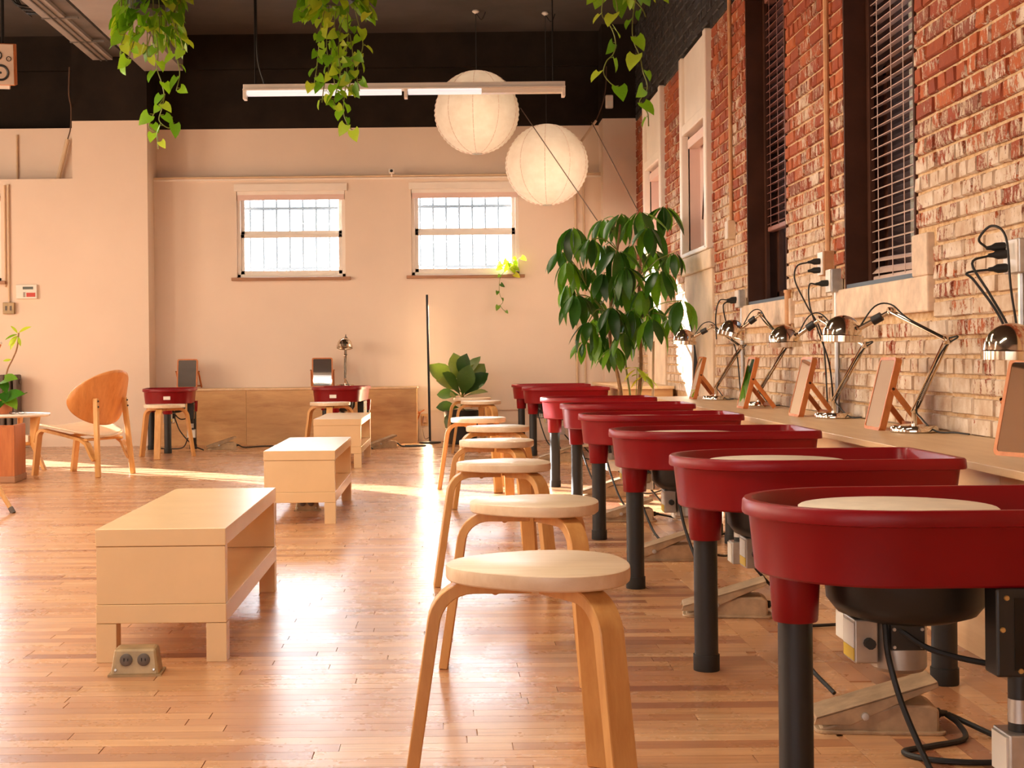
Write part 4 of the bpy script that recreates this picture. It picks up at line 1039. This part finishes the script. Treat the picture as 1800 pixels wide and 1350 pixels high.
# ------------------------------------------------------------------ fiddle-leaf fig
rl = random.Random(8)
FB = at(812, 760, 13.55); FB.z = 0
t = thing('fiddle_leaf_fig', 'fiddle-leaf fig in a black pot beside the glowing floor lamp', 'plant', FB)
MB().lathe([(0, 0), (0.13, 0), (0.14, 0.01), (0.17, 0.30), (0.175, 0.32), (0.16, 0.32), (0.155, 0.28), (0, 0.28)], 28).build('pot', M['pot_black'], t, smooth=True)
MB().lathe([(0, 0.285), (0.156, 0.285)], 20).build('soil', M['soil'], t)
T([(0, 0, 0.28), (0.01, 0, 0.5), (0.0, 0, 0.72)], [0.016, 0.013, 0.009], 8).build('trunk', M['bark'], t, smooth=True)
for hx, hy, ex, ey, dy, s_ in ((808, 690, 762, 638, 0, .26), (812, 680, 800, 625, -.1, .27), (815, 680, 835, 624, .05, .27), (815, 690, 848, 640, 0, .26), (815, 700, 850, 655, -.1, .27), (805, 690, 775, 665, -.15, .26), (810, 695, 770, 690, 0, .24), (815, 700, 852, 682, -.1, .24), (810, 672, 815, 628, -.2, .25), (808, 700, 790, 655, -.25, .27), (810, 700, 822, 650, -.25, .26),
                               (808, 720, 770, 712, -.05, .18), (815, 725, 846, 735, -.1, .2), (806, 735, 786, 745, -.2, .18), (812, 715, 800, 690, -.3, .2), (818, 712, 840, 700, -.15, .2)):
    a = at(hx, hy, FB.y); b = at(ex, ey, FB.y+dy*0.8)
    a = Vector((FB.x, FB.y, min(max(a.z, 0.34), 0.72))); s0 = a + (b-a)*0.12
    T([a-FB, s0-FB], 0.004, 5).build('petiole', M['stem'], t); put_leaf(t, LM['fig'], s0, b-s0, max(0.15, (b-s0).length*1.05), rl.uniform(-0.5, 0.5), up=(rl.uniform(-.3, .3), -0.7, 0.8))

# ------------------------------------------------------------------ sill plant and left-edge plants
rl = random.Random(31)
S0 = at(897, 487, 13.97); S0.z = W2[2]
t = thing('sill_pothos', 'small lime pothos in a pot on the barred window sill with one trailing vine', 'plant', S0)
MB().lathe([(0, 0), (0.035, 0), (0.04, 0.005), (0.045, 0.08), (0.04, 0.08), (0.038, 0.07), (0, 0.07)], 20).build('pot', M['pot_white'], t, smooth=True)
for k in range(16):
    a = rl.uniform(0, 2*PI); e_ = Vector((math.cos(a)*rl.uniform(0.03, 0.11), -0.02+math.sin(a)*0.02-0.03, rl.uniform(0.0, 0.17)))
    T([(0, 0, 0.07), e_], 0.002, 4).build('vine', M['stem'], t); put_leaf(t, LM['lime_leaf'], S0+e_, (math.cos(a), -0.5, -0.7), rl.uniform(0.05, 0.075), rl.uniform(-.4, .4), up=(0, -1, 0.3))
strand(t, [S0+Vector((-0.03, -0.02, 0.07)), at(879, 490, 13.93), at(878, 515, 13.93), at(884, 530, 13.93), at(880, 538, 13.93), at(890, 550, 13.93)], LM['variegated_leaf'], 0.055, 0.085, 0.0025)
V0 = Vector((TC.x-0.05, TC.y-0.05, 0.427))
t = thing('potted_cutting', 'leggy potted plant on the white side table with sunlit yellow-green top leaves', 'plant', V0)
MB().lathe([(0, 0), (0.06, 0), (0.065, 0.006), (0.075, 0.12), (0.07, 0.12), (0.066, 0.1), (0, 0.1)], 24).build('pot', M['terra'], t, smooth=True)
YV = V0.y
q = [Vector((0, 0, 0.1)), at(12, 655, YV)-V0, at(22, 632, YV)-V0, at(30, 612, YV)-V0, at(33, 585, YV)-V0]
T(smooth_path(q, 5), 0.006, 7).build('stem', M['bark'], t)
for (x, y, ex, ey, s_) in ((31, 586, 22, 572, .075), (31, 588, 8, 592, .1), (31, 590, 16, 602, .1), (32, 592, 36, 606, .075), (33, 585, 50, 571, .085), (31, 590, 14, 612, .08), (20, 632, 6, 634, .05)):
    a, b = at(x, y, YV-0.03), at(ex, ey, YV-0.06); put_leaf(t, LM['lime_long'], a, b-a, max(s_, (b-a).length), rl.uniform(-.6, .6), up=(0.3, -0.8, 0.5))
for (x, y, ex, ey, s_) in ((5, 668, 30, 664, .15), (3, 672, 12, 690, .12), (10, 700, 42, 690, .13), (12, 700, 30, 718, .12), (2, 700, 0, 715, .1), (3, 690, 12, 706, .1)):
    a, b = at(x, y, YV-0.05), at(ex, ey, YV-0.12); T(smooth_path([Vector((0, 0, 0.1)), a-V0], 3), 0.003, 5).build('stem', M['stem'], t)
    put_leaf(t, LM['variegated_leaf'], a, b-a, max(s_, (b-a).length), rl.uniform(-.4, .4), up=(0.2, -0.7, 0.6))
T([Vector((0, 0, 0.1)), at(48, 690, YV)-V0], 0.004, 5).build('stem', M['stem'], t)

# ------------------------------------------------------------------ chrome desk lamps
def rods(mb, a, b, gap, r):
    a, b = Vector(a), Vector(b); d = (b-a).normalized(); s = d.cross(Vector((0, 0, 1)))
    s = s.normalized() if s.length > 1e-3 else Vector((1, 0, 0))
    for k in (-1, 1): mb.tube([a+s*gap*k, b+s*gap*k], r, 7)
    return mb
def desk_lamp(label, base, elbow, joint, head, aim, cordpts=None):
    base = Vector(base); t = thing('desk_lamp', label, 'lamp', base, group='chrome desk lamps')
    e, j, h = (Vector(q)-base for q in (elbow, joint, head)); aim = Vector(aim).normalized()
    MB().lathe([(0, 0), (0.082, 0), (0.086, 0.004), (0.086, 0.018), (0.080, 0.026), (0.03, 0.030), (0, 0.030)], 36).build('base', M['chrome'], t, smooth=True)
    MB().lathe([(0, 0.03), (0.011, 0.03), (0.009, 0.07), (0.012, 0.075), (0.012, 0.085), (0, 0.085)], 14).build('stem', M['chrome'], t, smooth=True)
    s = Vector((0, 0, 0.078))
    lo = rods(MB(), s, e, 0.010, 0.0042).build('lower_arm', M['chrome'], t, smooth=True)
    u = (e-s).normalized()
    sp = MB(); n = 60; ax = u.cross(Vector((0, 0, 1))).normalized(); ay = u.cross(ax)
    sp.tube([s+u*(0.06+0.10*i/n)+(ax*math.cos(i*1.25)+ay*math.sin(i*1.25))*0.0065 for i in range(n)], 0.0014, 5); sp.build('spring', M['steel'], lo)
    rods(MB(), e, j, 0.010, 0.0042).build('upper_arm', M['chrome'], t, smooth=True)
    for q in (e, j):
        MB().lathe([(0.013, -0.013), (0.015, -0.010), (0.015, 0.010), (0.013, 0.013), (0, 0.013)], 14, q, u.cross(Vector((0, 0, 1)))).build('joint', M['chrome'], t, smooth=True)
    side = (j-h); side.z *= 0.6; neck = h - aim*0.0 + side.normalized()*0.062
    MB().tube([j, neck], [0.008, 0.010], 10).build('neck', M['chrome'], t, smooth=True)
    MB().lathe([(0.006, -0.01), (0.017, -0.008), (0.017, 0.03), (0.006, 0.034), (0, 0.034)], 14, (neck+j)/2, (j-neck)).build('knob', M['black_plastic'], t, smooth=True)
    k_ = 1.14; prof = [(0.066, 0.0), (0.068, -0.002), (0.0685, 0.018), (0.064, 0.021), (0.0635, 0.024)]
    prof += [(0.063*math.cos(a), 0.024+0.062*math.sin(a)) for a in [PI/2*k/10 for k in range(1, 10)]] + [(0, 0.086)]
    prof = [(0.060, 0.002), (0.056, 0.03), (0.0, 0.07)][::-1] + prof
    prof = [(a_*k_, b_*k_) for a_, b_ in prof]
    sh = MB().lathe(prof, 32, h-aim*-0.0 + aim*0.03, -aim).build('shade', M['chrome'], t, smooth=True)
    MB().lathe([(0, 0.0), (0.018, 0.004), (0.024, 0.02), (0.018, 0.04), (0.012, 0.055), (0, 0.06)], 16, h+aim*0.022, -aim).build('bulb', M['label'], sh, smooth=True)
    T(smooth_path([neck, neck+(j-neck)*0.5+Vector((0, 0, 0.05)), j+Vector((0, 0, 0.025)), j+(e-j)*0.3+Vector((0, 0, 0.006)), e+(j-e)*0.1, e+Vector((0.02, -0.05, 0.012)), e+(s-e)*0.15, s+(e-s)*0.1, Vector((0.02, -0.03, 0.05)), Vector((0.05, -0.09, 0.008))] + ([Vector(q) for q in cordpts] if cordpts else [Vector((0.09, -0.12, 0.008))]), 5), 0.0032, 6).build('cord', M['rubber'], t)
    return t
DOWN = (0, 0, -1)
desk_lamp('chrome desk lamp farthest along the counter, next to the umbrella tree', (1.72, 9.10, CZ), at(1303, 610, 8.76), at(1252, 574, 9.1), at(1203, 597, 9.2), (-0.05, 0, -1))
desk_lamp('chrome desk lamp with tilted shade below the grey outlet box, second from the tree', (1.75, 7.98, CZ), at(1383, 607, 7.62), at(1336, 553, 7.9), at(1287, 583, 8.0), (-0.28, 0, -1))
desk_lamp('chrome desk lamp third from the tree, in front of the nearest brown window', (1.745, 6.42, CZ), at(1520, 606, 6.14), at(1442, 561, 6.42), at(1379, 598, 6.5), (0.03, 0, -1))
desk_lamp('chrome desk lamp with long raised arm under the cement sill', (1.72, 5.24, CZ), at(1665, 598, 4.98), at(1566, 547, 5.25), at(1481, 586, 5.35), (-0.04, 0, -1), [(0.09, -0.17, 0.007), (0.10, -0.28, 0.007)])
desk_lamp('chrome desk lamp cut off by the picture edge above the angled mirror', (1.735, 3.72, CZ), (1.76, 3.5, 0.90), (1.66, 3.66, 0.97), at(1778, 612, 3.82), (-0.03, 0, -1))
sw = B(-0.012, 0.012, -0.035, 0.035, 0, 0.014)
desk_lamp('chrome desk lamp standing on the plywood bench behind the back wheel', (-0.985, 13.80, 0.545), at(607, 625, 13.84), at(608, 595, 13.78), at(606, 606, 13.70), (0.0, -0.25, -1))

# ------------------------------------------------------------------ easel mirrors
def mirror(label, x, y, z, rz, tilt=14):
    t = thing('easel_mirror', label, 'mirror', (x, y, z), math.radians(rz), 'wooden easel mirrors')
    R = Matrix.Translation((0, 0, 0.0)) @ Matrix.Rotation(math.radians(-tilt), 4, 'X')   # local: faces -y, leans to +y
    out = rrect(-0.10, 0.10, 0.0, 0.285, 0.018); inn = rrect(-0.088, 0.088, 0.012, 0.273, 0.010)
    m = MB(); m.M = R
    m.rings([[(a, 0.024, b) for a, b in out], [(a, 0.0, b) for a, b in out], [(a, 0.0, b) for a, b in inn], [(a, 0.004, b) for a, b in inn]], True, True)
    fr = m.build('frame', M['frame_wood'], t)
    g = MB(); g.M = R; g.rings([[(a, 0.0015, b) for a, b in inn], [(a, 0.0035, b) for a, b in inn]]); g.build('mirror_glass', M['mirror'], t)
    for s in (-1, 1):
        top = R @ Vector((s*0.108, 0.012, 0.165)); ft = Vector((s*0.108, 0.165, 0.006))
        MB().bar(top, ft, 0.013, 0.022, (0, 1, 0.3)).build('easel_leg', M['frame_wood'], t, bevel=0.003)
        MB().lathe([(0.006, 0), (0.005, 0.004), (0, 0.004)], 8, top+Vector((s*0.006, 0, 0)), (s, 0, 0)).build('pin', M['brown_frame'], t)
    MB().bar((-0.10, 0.155, 0.02), (0.10, 0.155, 0.02), 0.010, 0.014).build('stretcher', M['frame_wood'], t)
    return t
mirror('wooden easel mirror farthest along the counter, beside the umbrella tree', 1.60, 9.33, CZ, -92)
mirror('wooden easel mirror second from the umbrella tree', 1.58, 7.68, CZ, -91)
mirror('wooden easel mirror in the middle of the counter, third from the tree', 1.62, 6.66, CZ, -90)
mirror('wooden easel mirror beside the chrome lamp under the cement sill', 1.63, 5.47, CZ, -90)
mirror('wooden easel mirror turned towards the camera at the picture edge', 1.60, 3.98, CZ, -66)
mirror('dark wooden easel mirror on the bench behind the wheel beside the pillar', -2.51, 13.72, 0.55, -3, 9)
mirror('dark wooden easel mirror on the bench left of the chrome lamp', -1.20, 13.72, 0.55, 4, 9)

# ------------------------------------------------------------------ paper lanterns
def lantern(label, px, py, Y, r, hook):
    c = at(px, py, Y); t = thing('paper_lantern', label, 'pendant lamp', c, group='round paper lanterns')
    n = 48; prof = []
    for k in range(n+1):
        a = -PI/2*0.93 + PI*0.93*k/n; rr = r*(1 + (0.009 if k % 2 else -0.009)); prof.append((rr*math.cos(a), rr*math.sin(a)*0.98))
    MB().lathe(prof, 40).build('paper_shade', M['paper'], t, smooth=True)
    for k in range(10):
        a = 2*PI*k/10+0.2
        T([(r*1.003*math.cos(b)*math.cos(a), r*1.003*math.cos(b)*math.sin(a), r*0.985*math.sin(b)) for b in [-PI/2*0.93+PI*0.93*i/20 for i in range(21)]], 0.0022, 4).build('rib', M['pink_panel'], t)
    for s in (-1, 1): T([(r*0.115*math.cos(a), r*0.115*math.sin(a), s*r*0.975) for a in [2*PI*i/20 for i in range(21)]], 0.003, 5).build('end_hoop', M['steel'], t)
    MB().lathe([(0, -0.06), (0.025, -0.05), (0.036, -0.02), (0.03, 0.02), (0.016, 0.05), (0, 0.06)], 16, (0.02, -0.17, -0.03)).build('bulb', M['bulb'], t, smooth=True)
    T([(0.0, 0, 0.03), (0, 0, ZC-c.z)], 0.004, 6).build('cord', M['rubber'], t)
    MB().lathe([(0, 0), (0.03, 0), (0.035, -0.012), (0.01, -0.03), (0, -0.03)], 14, (0, 0, ZC-c.z)).build('ceiling_hook', M['white_metal'], t, smooth=True)
    T(smooth_path([(0, 0, ZC-c.z-0.02), (0.05, -0.05, ZC-c.z-0.10), (0.09, -0.02, ZC-c.z-0.02)], 4), 0.004, 5).build('loop_cord', M['rubber'], t)
    l = light('lantern_glow', 'POINT', (0.02, -0.17, -0.03), 7.5, (1.0, 0.80, 0.58), shadow_soft_size=0.04); l.parent = t
lantern('upper round paper lantern partly behind the strip light', 838, 198, 13.2, 0.392, 0)
lantern('lower round paper lantern hanging in front of the barred window corner', 961, 290, 13.3, 0.385, 0)

# ------------------------------------------------------------------ strip light
a, b = at(428, 158, 10.8), at(993, 158, 10.8); c = (a+b)/2
t = thing('strip_light', 'long white fluorescent strip light hanging in front of the upper paper lantern', 'ceiling light', c, group='fluorescent strip lights')
hl = (b-a).length/2
B(-hl, hl, -0.03, 0.03, 0.008, 0.05).build('housing', M['white_metal'], t, bevel=0.004)
B(-hl, hl, -0.055, 0.055, 0.0, 0.010).build('reflector', M['white_metal'], t)
for x0_, x1_ in ((-hl+0.03, -0.02), (0.03, hl*0.48)):
    MB().tube([(x0_, -0.025, -0.018), (x1_, -0.025, -0.018)], 0.017, 12).build('tube', M['led'], t, smooth=True)
    MB().tube([(x0_, 0.025, -0.018), (x1_, 0.025, -0.018)], 0.017, 12).build('tube', M['led'], t, smooth=True)
B(hl*0.48, hl-0.02, -0.04, 0.04, -0.035, 0.0).build('ballast_cover', M['white_metal'], t, bevel=0.004)
for x_ in (-hl, 0.0, hl-0.025): B(x_, x_+0.025, -0.045, 0.045, -0.065, 0.0).build('lamp_holder', M['white_metal'], t, bevel=0.003)
for x_ in (-hl+0.09, hl-0.09):
    T([(x_, 0, 0.05), (x_, 0, ZC-c.z)], 0.006, 6).build('rod', M['dark_metal'], t)
T(smooth_path([(-hl+0.16, 0, 0.05), (-hl+0.11, 0, 0.25), (-hl+0.10, 0.01, 0.6), (-hl+0.10, 0.01, ZC-c.z)], 5), 0.008, 6).build('cord', M['rubber'], t)
l = light('strip_glow', 'AREA', (0, 0, -0.07), 24, (1.0, 0.84, 0.65), shape='RECTANGLE', size=2.3, size_y=0.08); l.parent = t
for x_, y_, lab in ((-1.1, 6.3, 'white fluorescent strip light over the stool row, above the picture'), (-3.9, 8.2, 'white fluorescent strip light over the lounge chair corner, above the picture'),
                    (-1.1, 2.6, 'white fluorescent strip light over the nearest stool, above the picture'), (-3.6, 4.0, 'white fluorescent strip light left of the nearest low table, above the picture')):
    o = copy_tree(t); o.location = (x_, y_, c.z+0.1); o['label'] = lab
    for ch in o.children:
        if ch.name.startswith(('rod', 'cord')): ch.scale = (1, 1, (ZC-c.z-0.1)/(ZC-c.z))
        if ch.type == 'LIGHT': ch.data = ch.data.copy(); ch.data.energy = 50
# ------------------------------------------------------------------ floor lamp
f0 = at(756, 776, 13.68); f0.z = 0; f1 = at(750.5, 518, 13.68)
t = thing('floor_lamp', 'slim black upright floor lamp washing the back wall with warm light', 'floor lamp', f0)
MB().lathe([(0, 0), (0.105, 0), (0.108, 0.004), (0.105, 0.014), (0.02, 0.02), (0, 0.02)], 32).build('base', M['dark_metal'], t, smooth=True)
top = f1-f0
MB().bar((0, 0, 0.015), top, 0.022, 0.026, (0, 1, 0)).build('pole', M['dark_metal'], t, bevel=0.003)
MB().bar(Vector((0, 0.0145, 0.10)), top+Vector((0, 0.0145, -0.05)), 0.012, 0.004, (0, 1, 0)).build('light_strip', M['led_strip'], t)
l = light('floor_lamp_glow', 'AREA', (top.x/2, 0.024, top.z/2), 38, (1.0, 0.68, 0.40), (-PI/2, 0, 0), shape='RECTANGLE', size=0.02, size_y=1.25); l.parent = t
l.rotation_euler = (PI/2, 0, PI)
T(smooth_path([(0, 0.02, 0.06), (-0.05, 0.05, 0.04), (-0.07, 0.1, 0.15), (-0.065, 0.27, 0.25)], 5), 0.003, 5).build('cord', M['string'], t)
op = at(746, 738, 13.97)
t = thing('wall_outlet', 'wall outlet with a plug adapter glowing in the floor lamp light', 'outlet', (op.x, 13.995, op.z))
B(-0.035, 0.035, -0.012, 0, -0.06, 0.06).build('plate', M['plywood'], t, bevel=0.003)
B(-0.022, 0.022, -0.045, -0.012, -0.03, 0.03).build('adapter', M['sill_wood'], t, bevel=0.004)
for ex, ez in ((-0.085, 0.055), (-0.09, 0.09), (-0.085, -0.04)):
    T([(0.0, -0.03, 0.10), (-0.04, -0.04, 0.075), (ex, -0.04, ez)], 0.006, 6).build('plug_lead', M['frame_wood'], t)

# ------------------------------------------------------------------ outlets, conduits and cords on the brick wall
def wall_box(label, y, z, hy, hz, depth, m, pipe=None, pipe_r=0.011, pipe_m='steel', plugs=(), extra=None):
    t = thing('outlet_box', label, 'outlet box', (XW-0.001, y, z))
    B(-depth, 0.006, -hy, hy, -hz, hz).build('box', M[m], t, bevel=0.004)
    B(-depth-0.004, -depth, -hy*0.94, hy*0.94, -hz*0.94, hz*0.94).build('cover_plate', M['white_metal'], t)
    if pipe:
        for k, (za, zb, dx) in enumerate(pipe): T([(-0.014, dx, za), (-0.014, dx, zb)], pipe_r, 8).build('conduit', M[pipe_m], t, smooth=True)
    for (dy, dz, path) in plugs:
        pl = MB().lathe([(0, 0), (0.014, 0), (0.015, 0.006), (0.015, 0.03), (0.008, 0.045), (0.006, 0.06), (0, 0.06)], 10, (-depth-0.003, dy, dz), (-1, 0, -0.08)).build('plug', M['rubber'], t, smooth=True)
        if path:
            p0 = Vector((-depth-0.06, dy, dz-0.005)); T(smooth_path([p0] + [Vector(q) for q in path], 6), 0.0042, 6).build('cord', M['rubber'], pl)
    return t
dc = CZ-1.14
wall_box('galvanised outlet box by the picture edge crowded with black plugs', 4.56, 1.14, 0.06, 0.055, 0.045, 'steel', [(-0.6, -0.05, 0.0)], plugs=[
    (0.03, 0.01, [(-0.16, 0.03, -0.02), (-0.12, -0.01, -0.12), (-0.06, -0.03, -0.25), (-0.03, -0.04, -0.42), (-0.03, -0.04, -0.59)]),
    (0.03, -0.035, [(-0.17, 0.05, -0.05), (-0.15, 0.03, -0.08), (-0.08, -0.02, -0.22), (-0.035, -0.03, -0.42), (-0.035, -0.03, -0.59)]),
    (0.045, 0.035, [(-0.13, 0.05, 0.06), (-0.10, 0.02, 0.10), (-0.07, -0.02, 0.06), (-0.06, -0.03, -0.1), (-0.035, -0.03, -0.3), (-0.03, -0.03, -0.59)])])
wall_box('tan painted outlet box at the foot of the tan pipe between the brown windows', 6.86, 1.265, 0.05, 0.058, 0.05, 'rust_pipe', [(0.05, ZC-1.27, 0.0)], 0.014, 'rust_pipe', plugs=[
    (0.0, 0.012, [(-0.16, 0.02, -0.01), (-0.17, 0.02, -0.08), (-0.12, 0.0, -0.2), (-0.05, -0.02, -0.36), (-0.03, -0.03, -0.72)]), (0.0, -0.03, None)])
wall_box('galvanised outlet box low beside the brown window sill with a curled plug cord', 6.72, 1.175, 0.045, 0.055, 0.05, 'steel', [(-0.635, -0.05, 0.0)], plugs=[
    (0.0, -0.01, [(-0.14, 0.01, -0.02), (-0.14, 0.0, -0.12), (-0.10, -0.01, -0.25), (-0.05, 0.0, -0.4), (-0.03, 0.0, -0.63)])])
T(smooth_path([(XW-0.02, 6.74, 0.95), (XW-0.022, 6.75, 0.8), (XW-0.022, 6.74, CZ+0.01)], 4), 0.011, 7)
wall_box('grey outlet box beside the far brown window jamb with two looped cords', 8.87, 1.175, 0.05, 0.055, 0.045, 'steel', [(-0.635, -0.05, 0.0)], plugs=[
    (0.0, 0.0, [(-0.15, 0.02, -0.01), (-0.17, 0.04, -0.10), (-0.165, 0.05, -0.25)]), (0.01, -0.012, [(-0.13, 0.0, -0.04), (-0.12, 0.0, -0.12), (-0.09, 0.0, -0.22), (-0.05, -0.01, -0.35), (-0.03, -0.02, -0.62)])])
wall_box('small pale switch box at the end of the long wall pipe near the boarded window', 9.17, 1.63, 0.045, 0.06, 0.045, 'beige_pipe', [(0.06, ZC-1.64, 0.0)], 0.013, 'rust_pipe')
lc = thing('loose_cords', 'bundle of dark cords hanging down the brick wall behind the umbrella tree', 'cords', (XW-0.03, 10.35, CZ))
for k in range(4):
    T(smooth_path([(-0.02, 0.35-0.02*k, 0.62), (0.0, 0.22, 0.42), (0.0, 0.12+0.01*k, 0.32), (0.0, 0.03+0.05*k, 0.15), (-0.01, -0.02+0.08*k, -0.2)], 5), 0.005, 6).build('cord', M['rubber'], lc)
cp = thing('corner_pipe', 'short tan pipe stub on the brick below the far brown window sill', 'pipe', (XW-0.02, 7.66, 0.86))
T([(0, 0, 0), (0, 0, 0.30)], 0.017, 10).build('tube', M['rust_pipe'], cp, smooth=True); T([(0, 0, 0.30), (0, 0, 0.315)], 0.021, 10).build('cap', M['rust_pipe'], cp, smooth=True)

# ------------------------------------------------------------------ small things on the back wall
p = at(48, 513, 13.7)
t = thing('alarm_keypad', 'white alarm keypad with small display and red print on the cream wall', 'keypad', (p.x, 13.7, p.z))
B(-0.10, 0.10, -0.03, 0, -0.068, 0.068).build('case', M['white_metal'], t, bevel=0.005)
B(-0.035, 0.065, -0.032, -0.03, 0.022, 0.048).build('display', M['lcd'], t)
B(0.0, 0.085, -0.032, -0.03, -0.05, -0.01).build('red_print', M['red_print'], t)
for r_ in range(4):
    for c_ in range(2): B(-0.03+c_*0.012, -0.022+c_*0.012, -0.033, -0.03, -0.05+r_*0.012, -0.042+r_*0.012).build('key', M['radiator'], t)
p = at(17, 542, 13.7)
t = thing('wall_outlet', 'square tan outlet box at the end of the wall pipe near the keypad', 'outlet', (p.x, 13.7, p.z))
B(-0.055, 0.055, -0.04, 0, -0.055, 0.055).build('box', M['floor_box'], t, bevel=0.004)
for s in (-1, 1): B(s*0.022-0.009, s*0.022+0.009, -0.043, -0.04, -0.022, 0.022).build('slot_plate', M['radiator'], t)
t = thing('wall_conduit', 'thin cream conduit pipes running down the cream wall at the picture edge', 'pipe', (p.x, 13.7, p.z+0.055))
T([(0.0, -0.015, 0), (0.0, -0.015, 1.13)], 0.011, 8).build('pipe', M['beige_pipe'], t); T([(-0.035, -0.012, 0.15), (-0.035, -0.012, 1.13)], 0.009, 8).build('pipe', M['beige_pipe'], t)
T([(0.0, -0.015, 1.13), (0.0, 0.28, 1.16), (0.0, 0.285, 1.66)], 0.011, 8).build('pipe', M['beige_pipe'], t)
a, b = at(101, 320, 13.95), at(119, 245, 13.95)
t = thing('slanted_pipe', 'short slanted cream pipe with a hanging cable in the wall recess beside the pillar', 'pipe', a)
T([(0, 0, 0), b-a], 0.022, 10).build('pipe', M['beige_pipe'], t)
T(smooth_path([b-a, at(124, 225, 13.9)-a, at(125, 190, 13.7)-a, at(121, 165, 13.62)-a, at(122, 118, 13.62)-a], 5), 0.007, 6).build('cable', M['string'], t)
p = at(688, 306, 13.9)
t = thing('security_camera', 'tiny white security camera on the ledge between the barred windows', 'camera', (p.x, 13.97, LEDGE+0.02))
B(-0.025, 0.025, -0.06, 0.02, 0.03, 0.075).build('case', M['white_metal'], t, bevel=0.005)
MB().lathe([(0.015, 0), (0.015, 0.004), (0, 0.004)], 12, (0, -0.06, 0.052), (0, -1, 0)).build('lens', M['rubber'], t)
T([(0, 0, 0.0), (0, 0, 0.03)], 0.008, 8).build('mount', M['white_metal'], t)
p = at(1052, 180, 13.80)
t = thing('motion_sensor', 'white motion sensor box on the black upper wall near the corner', 'sensor', (1.60, 13.80, p.z))
B(-0.038, 0.038, -0.05, 0, -0.065, 0.065).build('case', M['white_metal'], t, bevel=0.012)
B(-0.025, 0.025, -0.054, -0.05, -0.045, 0.0).build('lens', M['label'], t)
a, b = at(1048, 212, 13.9), at(1022, 248, 13.9)
t = thing('sensor_cable', 'white cable trunking slanting up the wall behind the lower lantern', 'cable', a)
T([(0, 0, 0), b-a], 0.012, 8).build('trunking', M['beige_pipe'], t)
T(smooth_path([(0, 0, 0), (0.05, -0.13, 0.14), (0.08, -0.14, 0.3), (0.09, -0.14, 0.5)], 5), 0.006, 6).build('cable', M['string'], t)
t = thing('wall_riser', 'slim cream pipe rising up the back wall beside the corner column', 'pipe', (at(1012, 400, 13.98).x, 13.985, 0.34))
T([(0, 0, 0), (0, 0, LEDGE-0.34)], 0.011, 8).build('pipe', M['beige_pipe'], t); T([(0.08, 0, 0), (0.08, 0, LEDGE-0.34+0.02)], 0.009, 8).build('pipe', M['beige_pipe'], t)
for z_ in (0.6, 1.5): B(-0.025, 0.10, -0.004, 0.012, z_, z_+0.02).build('clip', M['beige_pipe'], t)
# loudspeaker
p = at(4, 113, 11.5)
t = thing('loudspeaker', 'grey-fronted loudspeaker with orange wooden sides hanging at the picture edge', 'loudspeaker', p, math.radians(12))
R = Matrix.Rotation(math.radians(12), 4, 'X')
m = MB(); m.M = R; m.box(-0.10, 0.105, -0.10, 0.12, -0.165, 0.165); m.build('cabinet', M['frame_wood'], t, bevel=0.006)
m = MB(); m.M = R; m.box(-0.095, 0.098, -0.108, -0.10, -0.160, 0.160); m.build('front_baffle', M['speaker_face'], t, bevel=0.003)
for r_, x_, z_ in ((0.066, -0.005, -0.065), (0.040, -0.03, 0.07), (0.02, 0.06, 0.045)):
    m = MB(); m.M = R; m.lathe([(r_, 0), (r_, 0.006), (r_*0.9, 0.008), (r_*0.8, 0.002), (r_*0.35, -0.01), (r_*0.3, -0.002), (0, 0.002)], 24, (x_, -0.108, z_), (0, -1, 0)); m.build('driver', M['rubber'], t, smooth=True)
m = MB(); m.M = R; m.box(-0.06, 0.06, -0.09, 0.0, -0.195, -0.165); m.build('bracket', M['white_metal'], t)
T([(0, 0.05, 0.16), (0, 0.06, ZC-p.z)], 0.014, 8).build('ceiling_arm', M['dark_metal'], t)
